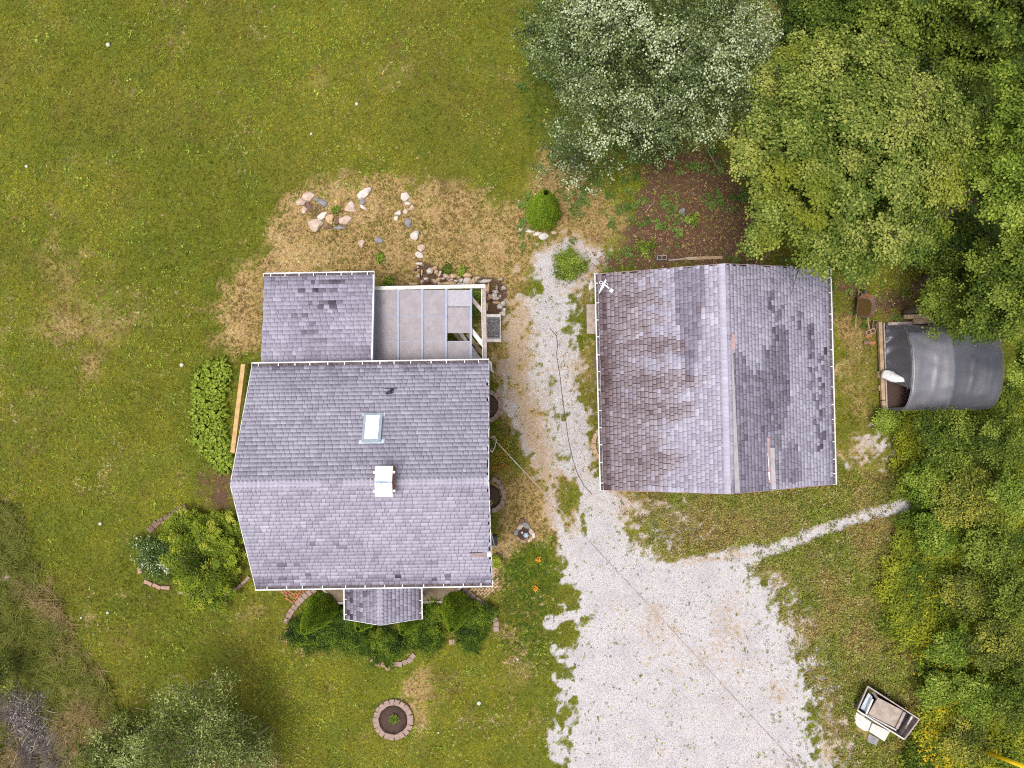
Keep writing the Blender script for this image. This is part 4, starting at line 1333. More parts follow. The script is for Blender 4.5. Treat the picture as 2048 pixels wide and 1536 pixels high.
m = MB(); m.beam(GF.w(-GW + .27, 1.55, 1.15), GF.w(-GW + .27, 2.45, 1.15), .05, 2.05); gd = m.build('side_door', M['white_wood'], garage)
m = MB(); m.box(GF.w(-GW + .23, 2.35, 1.1), .05, .04, .04); m.build('handle', M['black_metal'], gd)

# white light fixture on the garage corner
fx = empty('outdoor_light', P(1206, 568, 3.45), 'white bracket light with a boxy head and two loops at the garage roof corner', 'outdoor light')
z = 3.55
m = MB(); vs = [P(1211, 558, z), P(1213, 561, z), P(1208, 574, z), P(1198, 588, z - .1), P(1200, 578, z - .05), P(1205, 567, z)]
n_ = len(vs); m.add([tuple(v) for v in vs] + [(v.x, v.y, v.z - .05) for v in vs], [tuple(range(n_ - 1, -1, -1)), tuple(range(n_, 2 * n_))] + [(k, (k + 1) % n_, n_ + (k + 1) % n_, n_ + k) for k in range(n_)])
m.build('blade', M['white_metal'], fx)
m = MB(); m.beam(P(1208, 569, z + .02), P(1219, 577, z + .05), .05, .05); m.build('arm', M['white_metal'], fx)
m = MB(); m.box(P(1222.5, 581.5, z + .06), .13, .13, .12, -.6); m.build('head', M['white_metal'], fx, bevel=.015)
for cx_, cy_ in ((1202, 565), (1212, 568.5)):
    c = P(cx_, cy_, z + .03); m = MB(); m.tube([c + Vector((.05 * math.cos(t), .05 * math.sin(t), 0)) for t in np.arange(0, 6.5, .45)], .014, 6); m.build('loop', M['white_metal'], fx)
m = MB(); m.tube([P(1206, 570, z), P(1199, 572, 3.2), P(1200, 572, 2.9)], .022, 8); m.build('mount', M['white_metal'], fx)

# ------------------------------------------------------------------ canopy (pergola) between extension and drive
pg = empty('pergola', P(860, 650, 0), 'flat canopy of grey translucent panels on a white timber frame beside the extension', 'pergola')


def panel_mat():
    t = NT('canopy_panel')
    pos = t.pos()
    v = t.n('ShaderNodeTexVoronoi', feature='DISTANCE_TO_EDGE', i_Scale=4.6, i_Randomness=0.35); t.inp(v, 'Vector', pos)
    n = t.noise(3, 4, .6, pos); f = t.noise(55, 2, .6, pos)
    ring = t.maprange(t.math('ABSOLUTE', t.math('SUBTRACT', v.outputs['Distance'], 0.22)), 0.0, 0.06, .35, 0)
    col = t.mix(t.maprange(n, .35, .7), (0.335, 0.30, 0.32), (0.275, 0.245, 0.265))
    col = t.mix(ring, col, (0.20, 0.175, 0.185))
    col = t.mix(t.math('MULTIPLY', f, .3), col, (0.16, 0.145, 0.16))
    return t.finish(col, .55, t.bump(f, .15, .01), .3, .12)


M['panel'] = panel_mat()
ZP = 2.72
xs_t = [748.5, 797, 845, 892.5, 942]; ys = [579, 632.5, 683, 722]
M['panel_light'] = simple('panel_light', (0.38, 0.36, 0.40), (0.31, 0.29, 0.33), 9, .6, .3, .1)


def ppanel(x0, x1, y0, y1, mat, dz=0.0):
    m = MB(); q_ = [P(x0, y0, ZP + dz), P(x1, y0, ZP + dz), P(x1, y1, ZP + dz), P(x0, y1, ZP + dz)]
    m.prism([(p.x, p.y) for p in q_][::-1], ZP + dz - .012, ZP + dz); m.build('panel', M[mat], pg)


for c_ in range(4):
    for r_ in range(3):
        x0, x1 = xs_t[c_] + 1.4, xs_t[c_ + 1] - 1.4
        if c_ < 3: ppanel(x0, x1, ys[r_] + .8, ys[r_ + 1] - .8, 'panel')
ppanel(xs_t[3] + 1.4, xs_t[4] - 1, 580, 613, 'panel_light', .004); ppanel(xs_t[3] + 1.4, xs_t[4] - 1, 614.5, 666, 'panel'); ppanel(xs_t[3] + 1.4, xs_t[4] - 1, 684, 721, 'panel')
for x in xs_t:
    m = MB(); m.beam(P(x, 577, ZP + .01), P(x - .5, 722, ZP + .03), .08, .05); br_ = m.build('glazing_bar', M['canopy_bar'], pg)
    for y in (634, 684):
        mm = MB(); mm.box(P(x, y, ZP + .045), .07, .05, .03); mm.build('clamp', M['canopy_bar'], br_)
for y in (632.5, 683):
    m = MB(); m.beam(P(748, y, ZP - .03), P(942, y, ZP - .03), .03, .03); m.build('cross_rail', M['canopy_bar'], pg)
m = MB(); m.beam(P(749, 577, ZP - .02), P(971, 572.5, ZP - .02), .13, .15); m.build('front_beam', M['white_wood'], pg, label='white painted front beam')
m = MB(); m.beam(P(968, 577, ZP - .06), P(970.5, 722, ZP - .06), .13, .15); m.build('side_beam', M['grey_wood'], pg, label='weathered grey side beam')
m = MB(); m.beam(P(963, 578, ZP - .10), P(965.5, 722, ZP - .10), .03, .12); m.build('side_trim', M['white_wood'], pg)
m = MB(); m.beam(P(941, 594, ZP - .12), P(966, 624, ZP - .12), .13, .05); m.build('brace', M['grey_wood'], pg)
m = MB(); m.beam(P(941, 658, ZP - .12), P(968, 692, ZP - .12), .15, .05); m.build('brace', M['white_wood'], pg)
for px0, py0 in ((966, 576), (968, 716), (755, 581)):
    a = P(px0, py0, ZP - .15); m = MB(); m.box((a.x, a.y, (ZP - .15) / 2), .10, .10, ZP - .16); m.build('post', M['white_wood'], pg)
# board walk and pale boards seen through the open end
bw = empty('board_stack', PG(950, 700), 'pale boards lying on edge under the open end of the canopy', 'boards')
for k, (a, b) in enumerate((((900, 640), (948, 702)), ((935, 668), (968, 712)), ((925, 672), (962, 722)), ((905, 660), (945, 712)))):
    m = MB(); m.beam(P(a[0], a[1], .35 + .05 * k), P(b[0], b[1], .30 + .05 * k), .14, .03); m.build('board', M['pale_timber' if k % 2 else 'white_wood'], bw)
m = MB(); q_ = [P(943, 695, .9), P(966, 722, .9), P(966, 745, .9), P(943, 745, .9)]
m.prism([(p.x, p.y) for p in q_][::-1], .75, .9); m.build('entry_ramp', M['white_wood'], label='pale triangular boarded landing tucked under the canopy edge by the house wall', cat='landing')

# step and doormat east of the canopy
st = empty('entry_step', P(987, 657, 0), 'white wooden step beside the canopy carrying the patterned doormat', 'step')
zS = .42
m = MB(); a = P(972, 657, zS); b = P(1001.5, 657, zS)
for k, y in enumerate((631.5, 638, 645, 652, 659, 666, 673, 680.5)):
    m = MB(); m.beam(P(971.5, y, zS - .02), P(1001.5 + (.8 if k > 5 else 0), y, zS - .02), .13, .035); m.build('tread_board', M['white_wood'], st)
for x in (974, 999):
    m = MB(); m.beam(P(x, 631, zS - .15), P(x, 681, zS - .15), .04, .22); m.build('stringer', M['white_wood'], st)
for x in (974, 999):
    for y in (632, 680):
        a = P(x, y, 0); m = MB(); m.box((a.x, a.y, .12), .07, .07, .26); m.build('leg', M['white_wood'], st)
mat_o = empty('doormat', P(986.5, 657, zS), 'black rubber doormat with a pierced pale mandala pattern on the white step', 'doormat')
m = MB(); q_ = [P(973, 634.5, zS), P(1000, 634.5, zS), P(1000.5, 676, zS), P(973.5, 676, zS)]
m.prism([(p.x, p.y) for p in q_][::-1], zS, zS + .012); m.build('rubber_sheet', M['black_metal'], mat_o)
m = MB(); c = P(986.8, 656, zS)
def dash(x, y, a, l=.022, w=.010):
    m.boxm(Matrix.Translation(Vector((x, y, zS + .013))) @ Matrix.Rotation(a, 4, 'Z'), l, w, .004)
for rr, nn, l in ((.055, 10, .018), (.10, 16, .020), (.15, 22, .022), (.20, 26, .024)):
    for k in range(nn):
        t = 6.2832 * k / nn
        x, y = c.x + rr * math.cos(t), c.y + rr * math.sin(t)
        if abs(x - c.x) < .235: dash(x, y, t + (1.57 if rr < .12 else 0), l)
for sx in (-1, 1):
    for k in range(17): dash(c.x + sx * .238, c.y - .37 + k * .046, .78 if k % 2 else -.78)
for sy in (-1, 1):
    for k in range(10): dash(c.x - .21 + k * .046, c.y + sy * .375, .78 if k % 2 else -.78)
    for k in range(8): dash(c.x - .17 + k * .048, c.y + sy * .30, 1.2 if k % 2 else -.4)
    for k in range(6): dash(c.x - .15 + k * .06, c.y + sy * .25, .3 * k)
m.build('pierced_pattern', M['white_wood'], mat_o)

# ------------------------------------------------------------------ loose objects in the yard
# wheelbarrow
wbz = .30
wb = empty('wheelbarrow', P(1731, 612, 0), 'rusty wheelbarrow full of brown rainwater standing between the garage and the big maple', 'wheelbarrow')
wc = P(1732, 612, .62)
WA = math.radians(-7)


def wp(x, y, z):      # barrow frame: y towards the nose
    u, v = rot2(x, y, WA)
    return Vector((wc.x + u, wc.y + v, z))


def tray_ring(hw, hl0, hl1, z, n=28, p=3.2):
    out = []
    for k in range(n):
        t = 6.2832 * k / n; c_, s_ = math.cos(t), math.sin(t)
        x = hw * math.copysign(abs(c_) ** (2 / p), c_); y = (hl1 if s_ > 0 else hl0) * math.copysign(abs(s_) ** (2 / p), s_)
        out.append(wp(x * (1 - .12 * max(s_, 0)), y, z))
    return out


n = 28
rings = [tray_ring(.22, .30, .22, .32), tray_ring(.335, .44, .46, .64), tray_ring(.355, .455, .48, .645), tray_ring(.355, .455, .48, .625), tray_ring(.23, .31, .23, .30)]
m = MB(); m.add(sum(rings, []), [(i * n + k, i * n + (k + 1) % n, (i + 1) * n + (k + 1) % n, (i + 1) * n + k) for i in range(4) for k in range(n)] + [tuple(range(n - 1, -1, -1))] + [tuple(4 * n + k for k in range(n))], True)
m.build('tray', M['barrow_metal'], wb)
m = MB(); rg = tray_ring(.285, .375, .30, .50); m.add(rg + [v - Vector((0, 0, .02)) for v in rg], [tuple(range(n)), tuple(range(2 * n - 1, n - 1, -1))]); m.build('rainwater', M['murky_water'], wb)
m = MB(); a = [wp(-.26, .33, .535), wp(.24, .33, .535), wp(.21, .44, .64), wp(.0, .475, .652), wp(-.22, .44, .64)]
m.add(a + [v + Vector((0, 0, .012)) for v in a], [(4, 3, 2, 1, 0), (5, 6, 7, 8, 9)]); m.build('rusty_nose', M['rust'], wb)
for s in (-1, 1):
    m = MB(); m.beam(wp(s * .14, .62, .18), wp(s * .24, -.55, .42), .04, .045); m.beam(wp(s * .24, -.55, .42), wp(s * .27, -.88, .55), .045, .045); m.build('handle', M['pale_timber'], wb)
    m = MB(); m.tube([wp(s * .20, -.25, .38), wp(s * .22, -.32, .02), wp(s * .20, -.18, .02)], .014, 6); m.build('leg', M['black_metal'], wb)
m = MB(); c = wp(0, .60, .18); ax_ = (wp(1, .6, .18) - c)
f_ = ax_.cross(Vector((0, 0, 1))).normalized()
m.tube([c + (f_ * math.cos(t) + Vector((0, 0, 1)) * math.sin(t)) * .14 for t in np.linspace(0, 6.2832, 22)], .04, 8); wh = m.build('wheel', M['black_metal'], wb)
m = MB(); m.tube([c - ax_ * .10, c + ax_ * .10], .05, 12); m.build('hub', M['rust'], wh)


def cinder_block(px, py, a, label, mat='concrete'):
    c = PG(px, py)
    t = empty('cinder_block', c, label, 'concrete block', 'cinder blocks lying about the yard')
    L, W, H, w = .39, .19, .19, .032
    def b(x, y, sx, sy):
        u, v = rot2(x, y, a); m.box((c.x + u, c.y + v, c.z + H / 2), sx, sy, H, a)
    m = MB(); b(0, W / 2 - w / 2, L, w); b(0, -W / 2 + w / 2, L, w)
    for x in (-L / 2 + w / 2, 0, L / 2 - w / 2): b(x, 0, w, W - 2 * w - .002)
    m.build('block', M[mat], t)


cinder_block(1322, 517, .03, 'grey two-hole concrete block lying behind the garage at the end of the long planks', 'grey_rock')
cinder_block(1745, 651, 1.45, 'brown concrete block with open cores standing at the corner of the timber bed frame', 'old_brick')
cinder_block(1737, 664, .4, 'broken concrete block leaning below the wheelbarrow handles', 'pink_brick')
m = MB(); a = PG(1370, 517.5, .04); b = PG(1444, 515.5, .06); m.beam(a, b, .12, .05); m.build('long_plank', M['pale_timber'], None, 'thick pale weathered plank lying in the leaf litter behind the garage', 'plank')
m = MB(); a = PG(1336, 521, .03); b = PG(1392, 516, .10); m.beam(a, b, .05, .03); m.build('thin_lath', M['grey_wood'], None, 'thin grey lath lying across the end of the thick plank behind the garage', 'plank')
for k, (x, y, a, mt, lb) in enumerate(((1735, 672, .3, 'red_brick', 'reddish brick tilted beside the broken block near the timber bed'), (1743, 686, .05, 'red_brick', 'orange red brick lying flat against the timber bed frame'),
                                       (1731, 685, 0, 'old_brick', 'dull brown brick touching the orange brick by the timber bed'))):
    c = PG(x, y, .05); m = MB(); m.box(c, .24, .13, .09, a); m.build('brick', M[mt], None, lb, 'brick', bevel=.008)
m = MB(); c = P(1187, 638, .12); m.box((c.x, c.y, .09), .55, 1.17, .18, math.radians(1)); slab = m.build('concrete_step', M['concrete'], None, 'low pinkish concrete step against the west wall of the garage', 'step', bevel=.02)
# timber beam west of the house
m = MB(); m.beam(P(487.5, 728, .55), P(466, 905, .50), .17, .14); m.build('timber_rail', M['fresh_timber'], None, 'long tan timber rail lying along the west wall of the house beside the hostas', 'timber', bevel=.01)

# raised bed frame and the dark fabric tunnel over it
bed = empty('raised_bed', P(1880, 740, 0), 'long timber framed raised bed under the dark fabric tunnel right of the garage', 'raised bed')
def timber(a, b, z, w, h, mat='pale_timber', par=bed, nm='timber'):
    m = MB(); m.beam(P(a[0], a[1], z), P(b[0], b[1], z), w, h); return m.build(nm, M[mat], par, bevel=.01)
timber((1759, 644), (1765.5, 800), .22, .14, .14); timber((1765.7, 801), (1768, 826), .22, .14, .14)
timber((1767, 646), (1773, 826), .24, .05, .12, 'grey_wood')
timber((1775, 648), (1960, 640), .18, .12, .14, 'grey_wood'); timber((1768, 829), (1990, 830), .16, .12, .14, 'grey_wood'); timber((1995, 650), (2000, 822), .16, .12, .14, 'grey_wood')
timber((1756, 742), (1756.5, 755), .12, .10, .16, 'pale_timber', bed, 'stake'); timber((1759, 770), (1759.5, 782), .12, .10, .16, 'pale_timber', bed, 'stake')
m = MB(); q_ = [P(1772, 650, .12), P(1996, 650, .12), P(1996, 824, .12), P(1772, 824, .12)]
m.prism([(p.x, p.y) for p in q_][::-1], .0, .12); m.build('soil', M['mulch'], bed)
for k, (a, b, lb) in enumerate((((1807, 634), (1915, 630), 'upper of the two timbers stacked behind the dark fabric tunnel'), ((1826, 642.5), (1892, 639), 'lower and shorter of the two timbers behind the dark fabric tunnel'))):
    m = MB(); m.beam(P(a[0], a[1], .3), P(b[0], b[1], .3), .17, .14); m.build('loose_timber', M['pale_timber'], None, lb, 'timber', 'timbers behind the fabric tunnel', bevel=.01)


def fabric_mat(name='tunnel_fabric', ca=(0.055, 0.053, 0.066), cb=(0.038, 0.037, 0.048)):
    t = NT(name)
    pos = t.pos()
    w = t.n('ShaderNodeTexWave', wave_type='BANDS', bands_direction='X', i_Scale=11.0, i_Distortion=1.5); t.inp(w, 'Vector', pos)
    f = t.noise(75, 2, .7, pos); n = t.noise(2.0, 3, .5, pos)
    col = t.mix(t.maprange(n, .3, .7), ca, cb)
    col = t.mix(t.math('MULTIPLY', w.outputs['Fac'], .35), col, (0.13, 0.125, 0.145))
    col = t.mix(t.math('MULTIPLY', f, .4), col, (0.05, 0.05, 0.065))
    b = t.finish(col, .42, t.bump(f, .25, .01), .9, Sheen_Weight=.2, Sheen_Roughness=.4)
    return b


M['fabric'] = fabric_mat()
tn = empty('fabric_tunnel', P(1890, 740, 0), 'dark woven fabric tunnel stretched over hoops with its west flap partly open', 'garden tunnel')
TX0, TX1 = P(1822, 0, 1.2).x, P(2014, 0, .7).x
TYN, TYS, TYC = P(0, 650, .2).y, P(0, 822, .2).y, P(0, 737, .2).y
TH = 1.30


def tunnel_pt(x, v, hk=1.0):
    """v 0 north edge .. 1 south edge"""
    t = math.pi * v
    y = TYC + (TYN - TYC) * math.cos(t) if v < .5 else TYC + (TYC - TYS) * math.cos(t)
    h = .15 + (TH * hk - .15) * (abs(math.sin(t)) ** .72)
    return Vector((x, y, h))


nu, nv = 60, 44
V = []; 
for i in range(nu + 1):
    x = TX0 + (TX1 - TX0) * i / nu
    fr_ = (x - TX0) / 1.40
    sag = .05 * abs(math.sin(math.pi * min(fr_, 3)))
    end = max(0, (i / nu - .80) / .20)
    for j in range(nv + 1):
        v = j / nv
        p = tunnel_pt(x, v, 1 - sag - .62 * end ** 2)
        p.y = TYC + (p.y - TYC) * (1 - .45 * end ** 2.2)
        p.z += .03 * max(0, math.sin(x * 9 + v * 4)) ** 3 * math.sin(math.pi * v) + .02 * float(vnoise(np.array([x]), np.array([p.y]), .25, 71)[0])
        wr = .018 * math.sin(9 * v * 6 + 2.2 * math.sin(x * 3)) * (1 - v) ** 1.2 + .008 * math.sin(40 * v + x * 2)
        p.z += wr
        if v < .35: p.y += .03 * math.sin(x * 5 + v * 12)
        V.append(p)
Fc = [(i * (nv + 1) + j, i * (nv + 1) + j + 1, (i + 1) * (nv + 1) + j + 1, (i + 1) * (nv + 1) + j) for i in range(nu) for j in range(nv)]
me = np_mesh('cover', np.array([list(v - world_loc(tn)) for v in V]), np.array(Fc), M['fabric'], None, True)
o = bpy.data.objects.new('cover', me); o.parent = tn; COL.objects.link(o)
sm_ = o.modifiers.new('thickness', 'SOLIDIFY'); sm_.thickness = .006
# paler worn panel between the first two hoops
V = []; x1_ = P(1908, 0, 1.25).x
for i in range(21):
    x = TX0 + .01 + (x1_ - TX0 - .01) * i / 20
    sag = .05 * abs(math.sin(math.pi * min((x - TX0) / 1.40, 3)))
    for j in range(45):
        v = .20 + .78 * j / 44; p = tunnel_pt(x, v, 1 - sag); p.z += .045 + .018 * math.sin(9 * v * 6 + 2.2 * math.sin(x * 3)) * (1 - v) ** 1.2 + .008 * math.sin(40 * v + x * 2)
        p.z += .03 * max(0, math.sin(x * 9 + v * 4)) ** 3 * math.sin(math.pi * v)
        V.append(p)
Fc = [(i * 45 + j, i * 45 + j + 1, (i + 1) * 45 + j + 1, (i + 1) * 45 + j) for i in range(20) for j in range(44)]
M['fabric_pale'] = fabric_mat('pale_tunnel_fabric', (0.17, 0.165, 0.185), (0.115, 0.11, 0.13))
me = np_mesh('worn_panel', np.array([list(v - world_loc(tn)) for v in V]), np.array(Fc), M['fabric_pale'], None, True)
o = bpy.data.objects.new('worn_panel', me); o.parent = tn; COL.objects.link(o); o['label'] = 'paler sun-worn fabric panel'; o.modifiers.new('thickness', 'SOLIDIFY').thickness = .006
# west end flap: from the first hoop down to the front timber, open at the south-west
V = []; na, nb_ = 18, 30
for j in range(nb_ + 1):
    v = j / nb_ * .66
    top = tunnel_pt(TX0 - .0, v)
    yb = TYN + (TYC - .35 - TYN) * (j / nb_)
    bot = Vector((P(1771, 0, .3).x, yb, .30 + .05 * math.sin(j)))
    for i in range(na + 1):
        k = i / na
        p = top.lerp(bot, k); p.z -= .22 * math.sin(math.pi * k) * (1 - .4 * j / nb_)
        p.z += .025 * math.sin(j * 1.3 + k * 5); p.x += .03 * math.sin(j * .9) * k * (1 - k) * 4
        V.append(p)
Fc = [(j * (na + 1) + i, j * (na + 1) + i + 1, (j + 1) * (na + 1) + i + 1, (j + 1) * (na + 1) + i) for j in range(nb_) for i in range(na)]
me = np_mesh('end_flap', np.array([list(v - world_loc(tn)) for v in V]), np.array(Fc), M['fabric'], None, True)
o = bpy.data.objects.new('end_flap', me); o.parent = tn; COL.objects.link(o); o.modifiers.new('thickness', 'SOLIDIFY').thickness = .006
V = []
for j in range(9):
    v = .86 + .14 * j / 8; top = tunnel_pt(TX0, v); bot = Vector((P(1774, 0, .2).x, TYS + .12 - .12 * j / 8, .22))
    for i in range(na + 1):
        k = i / na; p = top.lerp(bot, k); p.z -= .10 * math.sin(math.pi * k); V.append(p)
Fc = [(j * (na + 1) + i, j * (na + 1) + i + 1, (j + 1) * (na + 1) + i + 1, (j + 1) * (na + 1) + i) for j in range(8) for i in range(na)]
me = np_mesh('side_flap', np.array([list(v - world_loc(tn)) for v in V]), np.array(Fc), M['fabric'], None, True)
o = bpy.data.objects.new('side_flap', me); o.parent = tn; COL.objects.link(o); o.modifiers.new('thickness', 'SOLIDIFY').thickness = .006
for x in (TX0 + .005, P(1908, 0, 1.25).x, P(1968, 0, 1.2).x):
    hk = .965 if x > TX0 + .1 else 1.0
    m = MB(); m.tube([tunnel_pt(x, v, 1.0 * hk) + Vector((0, 0, -.0 if x < TX0 + .1 else .0)) for v in np.linspace(.0, 1, 26)], .014, 6); m.build('hoop', M['grey_rock'], tn)
# white cloth bag hanging out of the tunnel mouth
V = []; n = 16; ax0, ax1 = P(1763, 747, .55), P(1812, 762, .95)
for i in range(17):
    k = i / 16; p = ax0.lerp(ax1, k); r = .21 * math.sin(math.pi * min(1, k * .86 + .12)) ** .55 * (1 - .55 * k ** 1.5) + .01
    if i == 0: r = .04
    d = (ax1 - ax0).normalized(); s_ = Vector((0, 0, 1)).cross(d).normalized(); up = d.cross(s_)
    for j in range(n):
        t = 6.2832 * j / n
        rr = r * (1 + .13 * math.sin(3 * t + k * 7) + .06 * math.sin(7 * t + k * 19))
        V.append(p + s_ * rr * math.cos(t) + up * rr * .55 * math.sin(t))
m = MB(); m.add(V, [(i * n + j, i * n + (j + 1) % n, (i + 1) * n + (j + 1) % n, (i + 1) * n + j) for i in range(16) for j in range(n)] + [tuple(range(n - 1, -1, -1)), tuple(16 * n + j for j in range(n))], True)
bag = m.build('cloth_bag', M['white_cloth'], None, 'crumpled white cloth bag hanging from the mouth of the dark fabric tunnel', 'bag')
m = MB(); m.tube([P(1811, 762, .98), P(1814, 771, .8), P(1815, 780, .7)], .014, 6); m.build('drawstring', M['white_cloth'], bag)

# weathered planter crate with slabs, bottom right
cr_ = empty('wooden_crate', P(1765, 1430, 0), 'weathered open wooden crate holding a sandy tray beside two pale slabs', 'crate')
cA, cB, cC, cD = P(1736, 1371, .75), P(1836, 1438, .75), P(1808, 1477, .75), P(1714, 1420, .72)
gA, gB, gC, gD = P(1728, 1364, .05), P(1812, 1413, .05), P(1788, 1450, .05), P(1708, 1406, .05)
cA, cB, cC, cD = P(1744, 1374, .70), P(1838, 1438, .80), P(1808, 1478, .80), P(1713, 1420, .70)
cA = P(1735, 1371, .75)


def wall_of_planks(a0, b0, a1, b1, n, th, par, mats, name='plank'):
    """planks stacked between the bottom edge a0-b0 and the top edge a1-b1"""
    for k in range(n):
        s0, s1 = (k + .04) / n, (k + .96) / n
        p = [a0.lerp(a1, s0), b0.lerp(b1, s0), b0.lerp(b1, s1), a0.lerp(a1, s1)]
        nn = (p[1] - p[0]).cross(p[3] - p[0]).normalized() * th
        m = MB(); q_ = [v + nn for v in p]
        m.add(p + q_, [(0, 1, 2, 3), (7, 6, 5, 4), (0, 4, 5, 1), (1, 5, 6, 2), (2, 6, 7, 3), (3, 7, 4, 0)])
        m.build(name, M[mats[k % len(mats)]], par)


iA, iB, iC, iD = P(1755, 1394, .45), P(1828, 1433, .45), P(1796, 1466, .45), P(1727, 1436, .45)
bx = [P(1732, 1374, 0), P(1812, 1418, 0), P(1786, 1456, 0), P(1708, 1416, 0)]
tx = [P(1735, 1372, .62), P(1838, 1438, .86), P(1808, 1478, .80), P(1714, 1420, .62)]
wall_of_planks(bx[0], bx[1], tx[0], tx[1], 4, .025, cr_, ['grey_wood', 'dark_wood'])
wall_of_planks(bx[1], bx[2], tx[1], tx[2], 4, .025, cr_, ['grey_wood', 'dark_wood'])
wall_of_planks(bx[2], bx[3], tx[2], tx[3], 4, .025, cr_, ['grey_wood', 'dark_wood'])
wall_of_planks(bx[3], bx[0], tx[3], tx[0], 4, .025, cr_, ['grey_wood', 'dark_wood'])
for a, b, mt in ((tx[0], tx[1], 'grey_wood'), (tx[1], tx[2], 'grey_wood'), (tx[2], tx[3], 'white_wood'), (tx[3], tx[0], 'grey_wood')):
    m = MB(); m.beam(a + Vector((0, 0, .02)), b + Vector((0, 0, .02)), .045, .035); m.build('rim', M[mt], cr_)
def qslab(par, pts, th, mat, name, rough_=0.0):
    m = MB(); a = list(pts); b = [p - Vector((0, 0, th)) for p in a]; k = len(a)
    m.add(a + b, [tuple(range(k - 1, -1, -1)), tuple(range(k, 2 * k))] + [(i, (i + 1) % k, k + (i + 1) % k, k + i) for i in range(k)]); return m.build(name, M[mat], par)
zt = .50
qslab(cr_, [P(1756, 1395, zt), P(1811, 1424, zt), P(1795, 1457, zt), P(1736, 1430, zt)], .05, 'tray_fill', 'sandy_tray')
qslab(cr_, [P(1737, 1386, zt - .12), P(1745, 1394, zt - .12), P(1731, 1424, zt - .12), P(1721, 1417, zt - .12)], .03, 'flashing', 'pale_bin')
for a, b, w_, mt in (((1745, 1398), (1731, 1430), .07, 'white_wood'), ((1809, 1424), (1793, 1457), .10, 'grey_wood'), ((1824, 1432), (1806, 1468), .06, 'white_wood'), ((1734, 1430), (1792, 1460), .06, 'white_wood'), ((1732, 1435), (1790, 1466), .03, 'dark_wood'), ((1745, 1383), (1754, 1396), .10, 'dark_wood'), ((1717, 1421), (1729, 1432), .08, 'grey_wood')):
    m = MB(); m.beam(P(a[0], a[1], zt + .06), P(b[0], b[1], zt + .06), w_, .05); m.build('batten', M[mt], cr_)
qslab(cr_, [P(1811, 1424, .3), P(1822, 1430, .3), P(1803, 1466, .3), P(1794, 1459, .3)], .03, 'black_metal', 'dark_gap')  # black sheet painting the shade of the open gap at this end
qslab(cr_, [P(1760, 1376, .02), P(1815, 1410, .02), P(1790, 1452, .02), P(1712, 1414, .02)], .02, 'dark_void', 'floor_board')
m = MB(); q_ = [P(1713, 1424, .06), P(1743, 1444, .06), P(1736, 1463, .06), P(1727, 1461, .06), P(1714, 1452, .06), P(1707, 1437, .06)]
m.prism([(p.x, p.y) for p in q_][::-1], .0, .07); m.build('stone_slab', M['pale_slab'], None, 'rounded cream stone slab against the crate, left one of the pair', 'slab', 'cream slabs beside the crate', bevel=.012)
m = MB(); q_ = [P(1745, 1446, .06), P(1780, 1463, .06), P(1769, 1483, .06), P(1738, 1463, .06)]
m.prism([(p.x, p.y) for p in q_][::-1], .0, .07); m.build('stone_slab', M['pale_slab'], None, 'squared cream stone slab against the crate, right one of the pair', 'slab', 'cream slabs beside the crate', bevel=.012)
m = MB(); q_ = [P(1738, 1467, .03), P(1758, 1478, .03), P(1752, 1492, .03), P(1733, 1482, .03)]
m.prism([(p.x, p.y) for p in q_][::-1], .0, .05); m.build('flat_stone', M['grey_rock'], None, 'flat blue grey stone half sunk in grass just below the two cream slabs', 'stone', bevel=.012)

# stone ring with the pale blue ornament
sr = empty('stone_ring', PG(1047, 1064), 'small ring of grey stones on the lawn edge east of the house', 'stone ring')
c = PG(1047, 1066)
for k, (x, y, rx, ry, a, mt) in enumerate(((1033, 1063, .16, .09, 1.2, 'grey_rock'), (1040, 1054, .17, .10, .4, 'rock'), (1052, 1050, .22, .12, -.5, 'grey_rock'), (1062, 1062, .17, .10, -1.2, 'rock'), (1067, 1070, .13, .07, 1.7, 'pale_rock'),
                                           (1036, 1076, .12, .06, -.6, 'pink_brick'), (1047, 1082, .17, .06, 0, 'pink_brick'), (1060, 1079, .14, .07, .6, 'rock'), (1044, 1041, .16, .11, .9, 'brown_rock'))):
    p = PG(x, y); m = MB(); m.lathe((0, 0, 0), [(.001, -.02), (.9, 0), (1, .5), (.75, .9), (.3, 1.0)], 9)
    rr = random.Random(k)
    vs = []
    for v in m.v:
        j = 1 + .25 * math.sin(v[0] * 5 + k) * math.cos(v[1] * 4 + k * 2)
        u, w_ = rot2(v[0] * rx * j, v[1] * ry * j, a); vs.append((p.x + u, p.y + w_, p.z + v[2] * .09 * j))
    m.v = vs; m.build('ring_stone', M[mt], sr)
m = MB(); m.lathe((c.x, c.y, c.z), [(.20, 0), (.24, .03), (.22, .05)], 20); m.build('basin', M['mulch'], sr)
og = empty('glass_ornament', PG(1052, 1070), 'pale blue faceted ornament sitting inside the ring of grey stones', 'ornament')
m = MB(); p = PG(1052, 1069, .05); m.lathe(p, [(.03, 0), (.10, .03), (.11, .08), (.06, .14), (.02, .16)], 6); mm = m.build('faceted_body', M['pale_blue'], og)
mm.data.polygons.foreach_set('use_smooth', [False] * len(mm.data.polygons))
m = MB(); p = PG(1044, 1064, .06); m.lathe(p, [(.02, 0), (.05, .02), (.045, .07), (.01, .09)], 10); m.build('knob', M['pale_slab'], og)

